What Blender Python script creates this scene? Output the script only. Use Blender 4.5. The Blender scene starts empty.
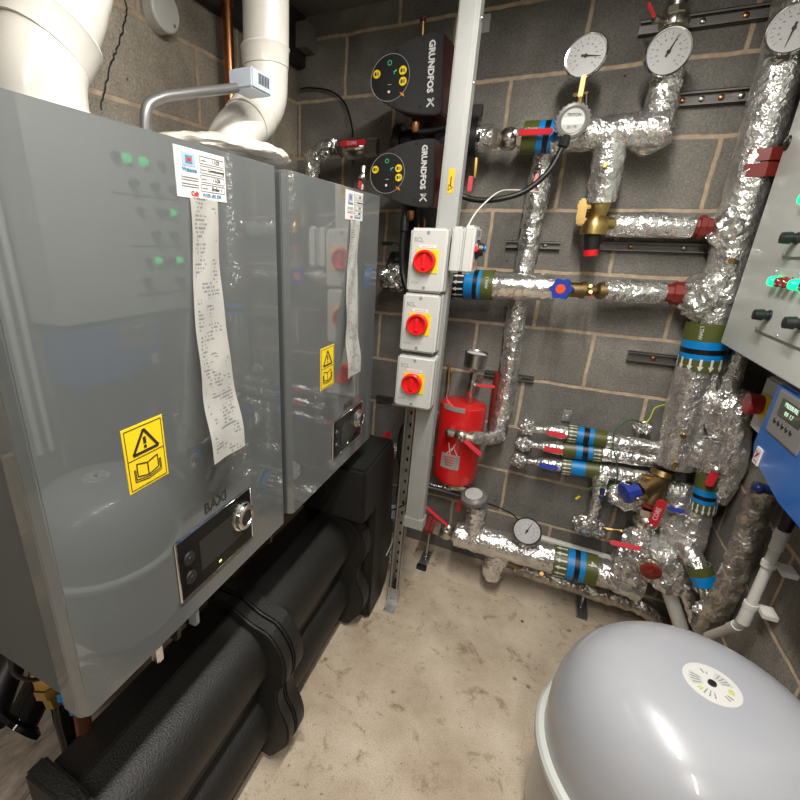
import bpy, bmesh, math, random
from mathutils import Vector, Matrix, noise, Euler
PI = math.pi
V = Vector
rnd = random.Random(7)
scene = bpy.context.scene
COL = scene.collection

# ------------------------------------------------------------------ camera
FPX, CX, CY = 441.765, 331.637, 395.921
CAM = V((0.26432, -2.01702, 1.51722))
ROT = Euler((1.2320775, -0.0285567, 0.4551045), 'XYZ')
RM = ROT.to_matrix()
cd = bpy.data.cameras.new('camera')
cam = bpy.data.objects.new('camera', cd); COL.objects.link(cam)
cam.location = CAM; cam.rotation_euler = ROT
cd.sensor_width = 36; cd.lens = FPX/800*36
cd.shift_x = (400-CX)/800; cd.shift_y = (CY-400)/800
cd.clip_start = .02; cd.clip_end = 50
scene.camera = cam

# ------------------------------------------------------------------ world, lights, exposure
w = bpy.data.worlds.new('world'); scene.world = w; w.use_nodes = True
w.node_tree.nodes['Background'].inputs[0].default_value = (.75, .85, 1, 1)
w.node_tree.nodes['Background'].inputs[1].default_value = .15
LIGHTS = [((0.26, -1.42, 2.33), (.06, 1.2), 23, (1, .95, .88)), ((0.45, -3.1, 2.33), (.06, 1.2), 16, (1, .95, .88))]  # second batten is an added, unseen fill behind the camera
scene.view_settings.view_transform = 'Standard'
scene.view_settings.look = 'None'
scene.view_settings.exposure = 0.75
scene.view_settings.gamma = 1
scene.view_settings.use_curve_mapping = False

def W(u, v, x=None, y=None, z=None):
    """world point seen at (u, v) of the calibrated survey photo, on the plane x=, y= or z="""
    d = RM @ V(((u-CX)/FPX, -(v-CY)/FPX, -1))
    ax, val = (0, x) if x is not None else (1, y) if y is not None else (2, z)
    return CAM + d*((val-CAM[ax])/d[ax])
def mpp(P):
    return -(RM.transposed() @ (V(P)-CAM)).z/FPX

# ------------------------------------------------------------------ materials
MATS = {}
def nodes(name):
    m = bpy.data.materials.new(name); m.use_nodes = True
    nt = m.node_tree; b = nt.nodes['Principled BSDF']
    return m, nt, b
def sset(b, k, v):
    if k in b.inputs: b.inputs[k].default_value = v
def link(nt, a, b): nt.links.new(a, b)
def rgb(h, f=1.0):
    h = h.lstrip('#'); c = [int(h[i:i+2], 16)/255 for i in (0, 2, 4)]
    return tuple((x/12.92 if x <= .04045 else ((x+.055)/1.055)**2.4)*f for x in c)+(1,)
def plain(name, col, rough=.5, metal=0, spec=.5, coat=0, var=.06, bump=0, bscale=200, emit=0):
    col = rgb(col) if isinstance(col, str) else tuple(col)[:3]+(1,)
    m, nt, b = nodes(name); MATS[name] = m
    tc = nt.nodes.new('ShaderNodeTexCoord'); n = nt.nodes.new('ShaderNodeTexNoise')
    n.inputs['Scale'].default_value = 14; n.inputs['Detail'].default_value = 4
    link(nt, tc.outputs['Object'], n.inputs['Vector'])
    r = nt.nodes.new('ShaderNodeMapRange')
    r.inputs['To Min'].default_value = 1-var; r.inputs['To Max'].default_value = 1+var
    link(nt, n.outputs['Fac'], r.inputs['Value'])
    mx = nt.nodes.new('ShaderNodeVectorMath'); mx.operation = 'SCALE'
    mx.inputs[0].default_value = col[:3]; link(nt, r.outputs[0], mx.inputs['Scale'])
    link(nt, mx.outputs[0], b.inputs['Base Color'])
    sset(b, 'Roughness', rough); sset(b, 'Metallic', metal); sset(b, 'Specular IOR Level', spec)
    sset(b, 'Coat Weight', coat); sset(b, 'Coat Roughness', .04)
    if emit:
        sset(b, 'Emission Color', col); sset(b, 'Emission Strength', emit)
    if bump:
        n2 = nt.nodes.new('ShaderNodeTexNoise'); n2.inputs['Scale'].default_value = bscale
        link(nt, tc.outputs['Object'], n2.inputs['Vector'])
        bp = nt.nodes.new('ShaderNodeBump'); bp.inputs['Strength'].default_value = bump; bp.inputs['Distance'].default_value = .002
        link(nt, n2.outputs['Fac'], bp.inputs['Height']); link(nt, bp.outputs[0], b.inputs['Normal'])
    return m
def ramp(nt, fac, stops):
    r = nt.nodes.new('ShaderNodeValToRGB'); link(nt, fac, r.inputs[0])
    e = r.color_ramp.elements
    while len(e) < len(stops): e.new(.5)
    for el, (p, c) in zip(e, stops): el.position = p; el.color = c if len(c) == 4 else tuple(c)+(1,)
    return r
def tex(nt, kind, vec, **kw):
    n = nt.nodes.new(kind)
    for k, v in kw.items():
        if k in n.inputs: n.inputs[k].default_value = v
    if vec is not None: link(nt, vec, n.inputs['Vector'])
    return n
def mixc(nt, a, b, fac, mode='MIX'):
    m = nt.nodes.new('ShaderNodeMix'); m.data_type = 'RGBA'; m.blend_type = mode
    for s, i in ((a, 6), (b, 7), (fac, 0)):
        if hasattr(s, 'links') or hasattr(s, 'is_linked'): link(nt, s, m.inputs[i])
        else: m.inputs[i].default_value = s
    return m.outputs[2]
def blockwork(name, axis, off, dark=(.205, .198, .182)):
    m, nt, b = nodes(name)
    tc = nt.nodes.new('ShaderNodeTexCoord'); sp = nt.nodes.new('ShaderNodeSeparateXYZ')
    wob = tex(nt, 'ShaderNodeTexNoise', tc.outputs['Object'], Scale=9.0, Detail=3)
    wsc = nt.nodes.new('ShaderNodeVectorMath'); wsc.operation = 'MULTIPLY_ADD'
    link(nt, wob.outputs['Color'], wsc.inputs[0]); wsc.inputs[1].default_value = (.013, .013, .013)
    link(nt, tc.outputs['Object'], wsc.inputs[2])
    link(nt, wsc.outputs[0], sp.inputs[0])
    ax = nt.nodes.new('ShaderNodeMath'); ax.operation = 'ADD'; ax.inputs[1].default_value = off-.0055
    link(nt, sp.outputs[axis], ax.inputs[0])
    az = nt.nodes.new('ShaderNodeMath'); az.operation = 'ADD'; az.inputs[1].default_value = .15-.0055
    link(nt, sp.outputs[2], az.inputs[0])
    cb = nt.nodes.new('ShaderNodeCombineXYZ'); link(nt, ax.outputs[0], cb.inputs[0]); link(nt, az.outputs[0], cb.inputs[1])
    br = nt.nodes.new('ShaderNodeTexBrick'); link(nt, cb.outputs[0], br.inputs['Vector'])
    br.offset = .5; br.offset_frequency = 2; br.squash = 1
    for k, v in (('Scale', 1), ('Mortar Size', .0085), ('Mortar Smooth', .5), ('Bias', 0), ('Brick Width', .45), ('Row Height', .225)):
        br.inputs[k].default_value = v
    br.inputs['Color1'].default_value = (.8, .8, .8, 1); br.inputs['Color2'].default_value = (1.15, 1.13, 1.1, 1)
    br.inputs['Mortar'].default_value = (1, 1, 1, 1)
    n1 = tex(nt, 'ShaderNodeTexNoise', tc.outputs['Object'], Scale=4.5, Detail=6, Roughness=.6)
    n2 = tex(nt, 'ShaderNodeTexNoise', tc.outputs['Object'], Scale=140, Detail=5, Roughness=.7)
    r1 = ramp(nt, n1.outputs['Fac'], [(.25, tuple(c*.62 for c in dark)), (.52, dark), (.78, tuple(c*1.55 for c in dark))])
    r2 = ramp(nt, n2.outputs['Fac'], [(.3, (.66, .66, .66)), (.5, (1, 1, 1)), (.72, (1.42, 1.42, 1.38))])
    c = mixc(nt, r1.outputs[0], r2.outputs[0], 1.0, 'MULTIPLY')
    c = mixc(nt, c, br.outputs['Color'], 1.0, 'MULTIPLY')
    # pits
    vo = tex(nt, 'ShaderNodeTexVoronoi', tc.outputs['Object'], Scale=11)
    pr = ramp(nt, vo.outputs['Distance'], [(.0, (.12, .12, .12)), (.035, (.15, .15, .15)), (.055, (1, 1, 1))])
    c = mixc(nt, c, pr.outputs[0], .75, 'MULTIPLY')
    # mortar smears and pale lime patches
    n3 = tex(nt, 'ShaderNodeTexNoise', tc.outputs['Object'], Scale=7, Detail=8, Roughness=.75)
    r3 = ramp(nt, n3.outputs['Fac'], [(.60, (0, 0, 0)), (.70, (1, 1, 1))])
    c = mixc(nt, c, (.34, .31, .27, 1), mulv(nt, r3.outputs[0], .4))
    n4 = tex(nt, 'ShaderNodeTexNoise', tc.outputs['Object'], Scale=30, Detail=5)
    r4 = ramp(nt, n4.outputs['Fac'], [(.3, (.40, .31, .22)), (.7, (.62, .50, .36))])
    c = mixc(nt, c, r4.outputs[0], br.outputs['Fac'])
    link(nt, c, b.inputs['Base Color'])
    sset(b, 'Roughness', .93); sset(b, 'Specular IOR Level', .2)
    h = nt.nodes.new('ShaderNodeMath'); h.operation = 'MULTIPLY_ADD'
    link(nt, br.outputs['Fac'], h.inputs[0]); h.inputs[1].default_value = -.9; link(nt, n2.outputs['Fac'], h.inputs[2])
    bp = nt.nodes.new('ShaderNodeBump'); bp.inputs['Strength'].default_value = .55; bp.inputs['Distance'].default_value = .005
    link(nt, h.outputs[0], bp.inputs['Height']); link(nt, bp.outputs[0], b.inputs['Normal'])
    return m
def mulv(nt, s, f):
    m = nt.nodes.new('ShaderNodeMath'); m.operation = 'MULTIPLY'; link(nt, s, m.inputs[0]); m.inputs[1].default_value = f
    return m.outputs[0]
def concrete():
    m, nt, b = nodes('screed')
    tc = nt.nodes.new('ShaderNodeTexCoord'); o = tc.outputs['Object']
    n1 = tex(nt, 'ShaderNodeTexNoise', o, Scale=3, Detail=8, Roughness=.65)
    r1 = ramp(nt, n1.outputs['Fac'], [(.3, (.38, .30, .215)), (.55, (.56, .475, .365)), (.75, (.68, .60, .49))])
    n2 = tex(nt, 'ShaderNodeTexNoise', o, Scale=13, Detail=10, Roughness=.72, Distortion=.6)
    r2 = ramp(nt, n2.outputs['Fac'], [(.34, (.42, .36, .29)), (.45, (1, 1, 1)), (1, (1, 1, 1))])
    c = mixc(nt, r1.outputs[0], r2.outputs[0], .75, 'MULTIPLY')
    n3 = tex(nt, 'ShaderNodeTexNoise', o, Scale=42, Detail=6, Roughness=.7)
    r3 = ramp(nt, n3.outputs['Fac'], [(.32, (.16, .12, .09)), (.38, (1, 1, 1)), (1, (1, 1, 1))])
    c = mixc(nt, c, r3.outputs[0], .8, 'MULTIPLY')
    vo = tex(nt, 'ShaderNodeTexVoronoi', o, Scale=7.5)
    pr = ramp(nt, vo.outputs['Distance'], [(.0, (.2, .16, .12)), (.04, (.3, .24, .19)), (.085, (1, 1, 1))])
    c = mixc(nt, c, pr.outputs[0], .7, 'MULTIPLY')
    n5 = tex(nt, 'ShaderNodeTexNoise', o, Scale=260, Detail=2)
    r5 = ramp(nt, n5.outputs['Fac'], [(.3, (.8, .8, .8)), (.7, (1.12, 1.12, 1.12))])
    c = mixc(nt, c, r5.outputs[0], 1.0, 'MULTIPLY')
    # trodden dirt beyond the header, at the wall side
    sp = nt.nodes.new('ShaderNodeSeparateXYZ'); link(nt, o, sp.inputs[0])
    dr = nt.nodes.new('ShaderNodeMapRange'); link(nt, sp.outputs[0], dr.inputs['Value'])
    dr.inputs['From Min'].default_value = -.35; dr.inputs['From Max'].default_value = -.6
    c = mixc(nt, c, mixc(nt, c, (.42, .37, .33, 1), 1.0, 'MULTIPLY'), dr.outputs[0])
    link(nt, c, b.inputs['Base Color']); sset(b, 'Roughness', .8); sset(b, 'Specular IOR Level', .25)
    bp = nt.nodes.new('ShaderNodeBump'); bp.inputs['Strength'].default_value = .35; bp.inputs['Distance'].default_value = .004
    link(nt, n2.outputs['Fac'], bp.inputs['Height']); link(nt, bp.outputs[0], b.inputs['Normal'])
    return m
def foilmat(name, col=(.80, .79, .76), rough=.2, strength=.9, scale=38, dirt=0.0):
    m, nt, b = nodes(name); MATS[name] = m
    tc = nt.nodes.new('ShaderNodeTexCoord'); o = tc.outputs['Object']
    n1 = tex(nt, 'ShaderNodeTexNoise', o, Scale=scale*.45, Detail=1.5, Roughness=.5, Distortion=.6)
    wv = nt.nodes.new('ShaderNodeVectorMath'); wv.operation = 'MULTIPLY_ADD'
    link(nt, n1.outputs['Color'], wv.inputs[0]); wv.inputs[1].default_value = (.02, .02, .02); link(nt, o, wv.inputs[2])
    vo = tex(nt, 'ShaderNodeTexVoronoi', wv.outputs[0], Scale=scale*.95)
    vo2 = tex(nt, 'ShaderNodeTexVoronoi', wv.outputs[0], Scale=scale*2.3)
    ad = nt.nodes.new('ShaderNodeMath'); ad.operation = 'MULTIPLY_ADD'
    link(nt, vo.outputs['Distance'], ad.inputs[0]); ad.inputs[1].default_value = 1.0; link(nt, n1.outputs['Fac'], ad.inputs[2])
    ad2 = nt.nodes.new('ShaderNodeMath'); ad2.operation = 'MULTIPLY_ADD'
    link(nt, vo2.outputs['Distance'], ad2.inputs[0]); ad2.inputs[1].default_value = .45; link(nt, ad.outputs[0], ad2.inputs[2])
    bp = nt.nodes.new('ShaderNodeBump'); bp.inputs['Strength'].default_value = strength; bp.inputs['Distance'].default_value = .006
    link(nt, ad2.outputs[0], bp.inputs['Height']); link(nt, bp.outputs[0], b.inputs['Normal'])
    n3 = tex(nt, 'ShaderNodeTexNoise', o, Scale=16, Detail=5)
    r3 = ramp(nt, n3.outputs['Fac'], [(.3, tuple(c*(.62-.3*dirt) for c in col)), (.6, col), (1, col)])
    link(nt, r3.outputs[0], b.inputs['Base Color'])
    sset(b, 'Metallic', .88); sset(b, 'Roughness', rough)
    return m
def paperprint():
    """thermal paper with rows of faint print, far too small to read"""
    m, nt, b = nodes('receipt_paper'); MATS['receipt_paper'] = m
    uv = nt.nodes.new('ShaderNodeUVMap'); sp = nt.nodes.new('ShaderNodeSeparateXYZ'); link(nt, uv.outputs[0], sp.inputs[0])
    mp = nt.nodes.new('ShaderNodeMapping'); mp.inputs['Scale'].default_value = (26, 70, 1); link(nt, uv.outputs[0], mp.inputs[0])
    fl = nt.nodes.new('ShaderNodeVectorMath'); fl.operation = 'FLOOR'; link(nt, mp.outputs[0], fl.inputs[0])
    wn = nt.nodes.new('ShaderNodeTexWhiteNoise'); wn.noise_dimensions = '2D'; link(nt, fl.outputs[0], wn.inputs['Vector'])
    # row gate
    row = nt.nodes.new('ShaderNodeMath'); row.operation = 'MULTIPLY'; row.inputs[1].default_value = 70; link(nt, sp.outputs[1], row.inputs[0])
    fr = nt.nodes.new('ShaderNodeMath'); fr.operation = 'FRACT'; link(nt, row.outputs[0], fr.inputs[0])
    g1 = nt.nodes.new('ShaderNodeMath'); g1.operation = 'GREATER_THAN'; g1.inputs[1].default_value = .45; link(nt, fr.outputs[0], g1.inputs[0])
    n = tex(nt, 'ShaderNodeTexNoise', None, Scale=1, Detail=1)
    mp2 = nt.nodes.new('ShaderNodeMapping'); mp2.inputs['Scale'].default_value = (2.2, 17, 1); link(nt, uv.outputs[0], mp2.inputs[0]); link(nt, mp2.outputs[0], n.inputs['Vector'])
    g2 = nt.nodes.new('ShaderNodeMath'); g2.operation = 'GREATER_THAN'; g2.inputs[1].default_value = .5; link(nt, n.outputs['Fac'], g2.inputs[0])
    g3 = nt.nodes.new('ShaderNodeMath'); g3.operation = 'GREATER_THAN'; g3.inputs[1].default_value = .35; link(nt, wn.outputs['Value'], g3.inputs[0])
    # margins
    c1 = nt.nodes.new('ShaderNodeMath'); c1.operation = 'GREATER_THAN'; c1.inputs[1].default_value = .1; link(nt, sp.outputs[0], c1.inputs[0])
    c2 = nt.nodes.new('ShaderNodeMath'); c2.operation = 'LESS_THAN'; c2.inputs[1].default_value = .9; link(nt, sp.outputs[0], c2.inputs[0])
    cur = g1.outputs[0]
    for g in (g2, g3, c1, c2):
        mm = nt.nodes.new('ShaderNodeMath'); mm.operation = 'MULTIPLY'; link(nt, cur, mm.inputs[0]); link(nt, g.outputs[0], mm.inputs[1]); cur = mm.outputs[0]
    link(nt, mixc(nt, (.60, .60, .57, 1), (.22, .22, .24, 1), mulv(nt, cur, .75)), b.inputs['Base Color'])
    sset(b, 'Roughness', .6)
    return m
def glassmat():
    m = bpy.data.materials.new('clear_glass'); m.use_nodes = True; nt = m.node_tree; MATS['clear_glass'] = m
    for n in list(nt.nodes):
        if n.type != 'OUTPUT_MATERIAL': nt.nodes.remove(n)
    out = nt.nodes[0]; t = nt.nodes.new('ShaderNodeBsdfTransparent'); g = nt.nodes.new('ShaderNodeBsdfGlossy'); g.inputs['Roughness'].default_value = .03
    f = nt.nodes.new('ShaderNodeFresnel'); f.inputs[0].default_value = 1.45
    tc = nt.nodes.new('ShaderNodeTexCoord')
    mx = nt.nodes.new('ShaderNodeMixShader'); link(nt, f.outputs[0], mx.inputs[0]); link(nt, t.outputs[0], mx.inputs[1]); link(nt, g.outputs[0], mx.inputs[2]); link(nt, mx.outputs[0], out.inputs[0])
    return m

M = MATS
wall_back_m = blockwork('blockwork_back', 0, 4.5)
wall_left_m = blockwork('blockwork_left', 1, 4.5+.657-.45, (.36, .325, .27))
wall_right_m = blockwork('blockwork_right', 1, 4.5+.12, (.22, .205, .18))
screed = concrete()
foilmat('foil', (.90, .89, .87), .22, .52, 62); foilmat('foil_smooth', (.88, .86, .82), .22, .3, 40); foilmat('foil_dirty', (.62, .58, .52), .3, .7, 50, .6)
paperprint(); glassmat()
plain('boiler_grey', (.104, .114, .116), .3, 0, .25, 1.0, .04)
MATS['boiler_grey'].node_tree.nodes['Principled BSDF'].inputs['Coat Roughness'].default_value = .015
MATS['boiler_grey'].node_tree.nodes['Principled BSDF'].inputs['Coat IOR'].default_value = 1.85
plain('boiler_side', (.085, .09, .093), .5, 0, .4, 0, .06)
plain('black_gloss', (.006, .006, .006), .1, 0, .25, .0)
plain('black_plastic', (.012, .012, .012), .4)
plain('black_foam', (.0105, .010, .009), .5, 0, .45, 0, .3, .8, 260)
plain('black_matte', (.01, .01, .01), .8)
plain('screen_grey', (.022, .022, .021), .15, 0, .35, .0)
plain('chrome', (.8, .8, .8), .12, 1)
plain('steel', (.55, .54, .52), .3, 1, var=.15)
plain('nickel', (.62, .58, .5), .28, 1, var=.15)
plain('galvanised', (.50, .51, .50), .42, 1, var=.22)
plain('conduit_grey', (.2, .2, .2), .38, .7, var=.25)
plain('galv_pale', (.42, .43, .42), .5, .5, var=.12)
plain('strut_dark', (.2, .19, .18), .5, .8, var=.25)
plain('brass', (.55, .38, .14), .34, 1, var=.2)
plain('bronze', (.36, .25, .12), .38, 1, var=.2)
plain('copper', (.62, .26, .12), .28, 1, var=.25)
plain('copper_dark', (.3, .11, .06), .45, .9, var=.3)
plain('union_red', (.2, .022, .014), .45, 0, .5, 0, .25)
plain('vessel_red', (.62, .012, .012), .3, 0, .5, .4, .08)
plain('lever_red', (.60, .015, .03), .4)
plain('knob_red', (.75, .012, .016), .35)
plain('knob_red_dark', (.3, .01, .012), .35)
plain('yellow', (.83, .60, .01), .45, var=.04)
plain('white_plastic', (.74, .75, .72), .3, var=.03)
plain('ivory_plastic', (.78, .76, .70), .28, 0, .5, .2, .03)
plain('flue_white', (.60, .585, .54), .25, 0, .5, .3, .02)
plain('flue_grey', (.60, .585, .55), .35, var=.04)
plain('iso_body', (.52, .53, .51), .42, var=.03)
plain('iso_grey', (.52, .53, .52), .42, var=.03)
plain('paper', (.60, .60, .585), .6, var=.03)
plain('film', (.60, .56, .49), .25, 0, .5, .4, .12, .8, 60)
plain('ink', (.02, .02, .02), .6)
plain('ink_grey', (.25, .25, .25), .6)
plain('ink_red', (.6, .02, .02), .6)
plain('ink_blue', (.06, .2, .32), .6)
plain('logo_blue', (.28, .38, .52), .6)
plain('white_paint', (.7, .7, .7), .5, var=.02)
plain('dial_face', (.5, .5, .5), .5, var=.02)
plain('tank_grey', (.37, .385, .42), .3, 0, .5, .35, .04)
plain('panel_grey', (.52, .55, .52), .38, 0, .5, .1, .03)
plain('plate_grey', (.5, .52, .5), .35)
plain('knob_green_black', (.008, .014, .012), .35)
plain('led_green', (.0, .62, .16), .3, emit=1.9)
plain('led_dim', (.02, .35, .16), .3, emit=.5)
plain('led_yellow', (.6, .8, .15), .3, emit=.8)
plain('lens_red', (.22, .008, .008), .2, coat=1)
plain('led_off', (.05, .045, .04), .3, coat=1)
plain('pump_face', (.022, .022, .023), .42, var=.06)
plain('pump_disc', (.014, .014, .014), .3)
plain('pump_red', (.075, .008, .012), .3, 0, .5, .3)
plain('cast_black', (.008, .008, .008), .4, 0, .5, .1)
plain('orange', (.65, .22, .02), .5)
plain('band_olive', (.085, .10, .022), .38)
plain('band_blue', (.0, .22, .60), .38)
plain('band_black', (.006, .006, .007), .38)
plain('blue_plastic', (.02, .05, .36), .35)
plain('blue_box', (.01, .11, .42), .28, 0, .5, .4, .03)
plain('blue_navy', (.012, .03, .12), .35)
plain('sky_tap', (.02, .22, .62), .4)
plain('box_face', (.2, .2, .19), .4)
plain('lcd', (.03, .045, .03), .15, coat=1)
plain('lcd_ink', (.45, .62, .48), .4, emit=.35)
plain('cable_black', (.006, .006, .006), .45)
plain('cable_white', (.7, .7, .66), .5)
plain('cable_green', (.03, .12, .02), .5)
plain('cable_yellow', (.5, .62, .03), .5)
plain('grey_plastic', (.26, .28, .29), .42)
plain('duct_grey', (.42, .48, .56), .4)
plain('cap_grey', (.17, .165, .155), .38)
plain('ceiling_grey', (.2, .19, .18), .9)
plain('dark_steel', (.03, .028, .026), .6)
plain('jerry', (.7, .68, .6), .35)
plain('brown_cap', (.2, .06, .04), .4)
plain('waste_white', (.66, .65, .61), .35, var=.05)
plain('ochre', (.75, .46, .02), .35)
plain('lamp', (1, .96, .9), .4, emit=4)

# ------------------------------------------------------------------ mesh helpers
ROOTM = {}
def tag(o, label=None, cat=None, group=None, kind=None):
    if label: o['label'] = label
    if cat: o['category'] = cat
    if group: o['group'] = group
    if kind: o['kind'] = kind
    return o
def thing(name, label, cat, loc=(0, 0, 0), rot=(0, 0, 0), group=None):
    o = bpy.data.objects.new(name, None); COL.objects.link(o)
    o.empty_display_size = .03; o.location = loc; o.rotation_euler = rot
    ROOTM[o.name] = Matrix.Translation(V(loc)) @ Euler(rot).to_matrix().to_4x4()
    return tag(o, label, cat, group)
def mkmesh(name, bm, mats, smooth, angle=35):
    if not isinstance(mats, (list, tuple)): mats = [mats]
    bmesh.ops.recalc_face_normals(bm, faces=bm.faces)
    me = bpy.data.meshes.new(name)
    for m in mats: me.materials.append(M[m] if isinstance(m, str) else m)
    if smooth:
        for f in bm.faces: f.smooth = True
        for e in bm.edges:
            if len(e.link_faces) == 2 and e.calc_face_angle(0) > math.radians(angle): e.smooth = False
    bm.to_mesh(me); bm.free()
    return me
def part(name, bm, mats, parent, label=None, local=False, smooth=True, kind=None):
    """bm in world coordinates unless local"""
    Mx = ROOTM[parent.name]
    if not local: bm.transform(Mx.inverted())
    o = bpy.data.objects.new(name, mkmesh(name, bm, mats, smooth)); COL.objects.link(o)
    o.parent = parent; ROOTM[o.name] = Mx
    return tag(o, label, kind=kind)
RUN = [None]
def run(label, P, name='insulated_pipe'):
    RUN[0] = thing(name, label, 'pipe', P); return RUN[0]
def endrun(): RUN[0] = None
def solo(name, bm, mats, label, cat, group=None, smooth=True, kind=None):
    if RUN[0] is not None:
        return part({'insulated_pipe': 'pipe_section'}.get(name, name), bm, mats, RUN[0], smooth=smooth)
    xs = [v.co for v in bm.verts]
    c = V(((min(v.x for v in xs)+max(v.x for v in xs))/2, (min(v.y for v in xs)+max(v.y for v in xs))/2, min(v.z for v in xs)))
    bm.transform(Matrix.Translation(-c))
    o = bpy.data.objects.new(name, mkmesh(name, bm, mats, smooth)); COL.objects.link(o); o.location = c
    ROOTM[o.name] = Matrix.Translation(c)
    return tag(o, label, cat, group, kind)
def struct(name, bm, mats, smooth=False):
    o = bpy.data.objects.new(name, mkmesh(name, bm, mats, smooth)); COL.objects.link(o); o['kind'] = 'structure'
    return o
def nb(): return bmesh.new()
def merge(bm, tmp, mi=0):
    vm = {v: bm.verts.new(v.co) for v in tmp.verts}
    for f in tmp.faces:
        try:
            nf = bm.faces.new([vm[v] for v in f.verts]); nf.material_index = mi
        except ValueError: pass
    tmp.free(); return bm
def box(bm, lo, hi, bev=0, mi=0, mat=None, seg=2):
    t = bmesh.new(); bmesh.ops.create_cube(t, size=1)
    lo = V(lo); hi = V(hi); c = (lo+hi)/2; s = hi-lo
    for v in t.verts: v.co = V((v.co.x*s.x, v.co.y*s.y, v.co.z*s.z))+c
    if bev: bmesh.ops.bevel(t, geom=list(t.edges), offset=bev, segments=seg, affect='EDGES')
    if mat: t.transform(mat)
    return merge(bm, t, mi)
def frame(axis, up=(0, 0, 1)):
    a = V(axis).normalized(); u = V(up)
    if abs(a.dot(u.normalized())) > .98: u = V((1, 0, 0))
    x = u.cross(a).normalized(); y = a.cross(x)
    return x, y, a
def lathe(bm, o, axis, prof, seg=28, mi=0, up=(0, 0, 1), mis=None, phase=0):
    """prof: list of (t along axis, radius)"""
    x, y, a = frame(axis, up); o = V(o); rings = []
    for t, r in prof:
        if r <= 1e-6: rings.append([bm.verts.new(o+a*t)])
        else: rings.append([bm.verts.new(o+a*t+(x*math.cos(2*PI*(k+phase)/seg)+y*math.sin(2*PI*(k+phase)/seg))*r) for k in range(seg)])
    for i in range(len(rings)-1):
        A, B = rings[i], rings[i+1]; m = mis[i] if mis else mi
        for k in range(seg):
            k2 = (k+1) % seg
            vs = ([A[0]] if len(A) == 1 else [A[k], A[k2]])+([B[0]] if len(B) == 1 else [B[k2], B[k]])
            if len(vs) >= 3:
                try: bm.faces.new(vs).material_index = m
                except ValueError: pass
    return bm
def cyl(bm, p0, p1, r0, r1=None, seg=20, mi=0, bev=0):
    p0 = V(p0); p1 = V(p1); L = (p1-p0).length; r1 = r0 if r1 is None else r1
    if bev: pr = [(0, 0), (0, r0-bev), (bev, r0), (L-bev, r1), (L, r1-bev), (L, 0)]
    else: pr = [(0, 0), (0, r0), (L, r1), (L, 0)]
    return lathe(bm, p0, p1-p0, pr, seg, mi)
def smoothpts(pts, n=8):
    P = [V(p) for p in pts]
    if len(P) < 3: return [P[0].lerp(P[-1], i/n) for i in range(n+1)]
    out = []; Q = [P[0]*2-P[1]]+P+[P[-1]*2-P[-2]]
    for i in range(1, len(Q)-2):
        a, b, c, d = Q[i-1:i+3]
        for k in range(n):
            t = k/n
            out.append(.5*((2*b)+(c-a)*t+(2*a-5*b+4*c-d)*t*t+(3*b-a-3*c+d)*t**3))
    out.append(P[-1]); return out
def tube(bm, pts, r, seg=16, mi=0, amp=0, freq=40, caps=True, ring=None, rf=None, seed=0):
    """swept tube; amp = crumple amplitude; r may be a number or list of radii per point"""
    P = [V(p) for p in pts]; n = len(P)
    if ring:  # resample to ring spacing
        Q = [P[0]]; R_ = [r[0] if isinstance(r, list) else r]
        for i in range(n-1):
            L = (P[i+1]-P[i]).length; k = max(1, int(L/ring))
            for j in range(1, k+1):
                Q.append(P[i].lerp(P[i+1], j/k))
                ra = r[i] if isinstance(r, list) else r; rb = r[i+1] if isinstance(r, list) else r
                R_.append(ra+(rb-ra)*j/k)
        P = Q; r = R_; n = len(P)
    up = None; rings = []
    for i in range(n):
        a = (P[min(i+1, n-1)]-P[max(i-1, 0)]).normalized()
        if up is None: x, y, _ = frame(a)
        else:
            x = (up-a*up.dot(a)).normalized(); y = a.cross(x)
        up = x; rr = r[i] if isinstance(r, list) else r
        ringv = []
        for k in range(seg):
            d = x*math.cos(2*PI*k/seg)+y*math.sin(2*PI*k/seg)
            q = P[i]+d*rr
            if amp:
                q += d*amp*(noise.noise(q*freq+V((seed, 0, 0)))*1.3+.8*noise.noise(q*freq*2.7)-.3)
            ringv.append(bm.verts.new(q))
        rings.append(ringv)
    for i in range(n-1):
        for k in range(seg):
            k2 = (k+1) % seg
            bm.faces.new((rings[i][k], rings[i][k2], rings[i+1][k2], rings[i+1][k])).material_index = mi
    if caps:
        bm.faces.new(rings[0]).material_index = mi; bm.faces.new(list(reversed(rings[-1]))).material_index = mi
    return bm
def lump(bm, c, s, amp=.15, sub=4, mi=0, seed=0, axis=None):
    t = bmesh.new(); bmesh.ops.create_icosphere(t, subdivisions=sub, radius=1)
    for v in t.verts:
        k = 1+amp*(noise.noise(v.co*1.7+V((seed, 3, 1)))+.6*noise.noise(v.co*4+V((0, seed, 0)))+.35*noise.noise(v.co*9))
        v.co = V((v.co.x*s[0], v.co.y*s[1], v.co.z*s[2]))*k
    if axis is not None:
        x, y, a = frame(axis); t.transform(Matrix((x, y, a)).transposed().to_4x4())
    t.transform(Matrix.Translation(V(c)))
    return merge(bm, t, mi)
def prism(bm, pts, n, depth, mi=0, bev=0, mis=None):
    """planar loop of world points, extruded by depth along n"""
    t = bmesh.new(); n = V(n).normalized()
    a = [t.verts.new(V(p)) for p in pts]; b = [t.verts.new(V(p)+n*depth) for p in pts]
    t.faces.new(a); t.faces.new(list(reversed(b)))
    for i in range(len(a)):
        j = (i+1) % len(a); t.faces.new((a[i], b[i], b[j], a[j]))
    if bev:
        bmesh.ops.recalc_face_normals(t, faces=t.faces)
        bmesh.ops.bevel(t, geom=list(t.edges), offset=bev, segments=2, affect='EDGES')
    return merge(bm, t, mi)
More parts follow.
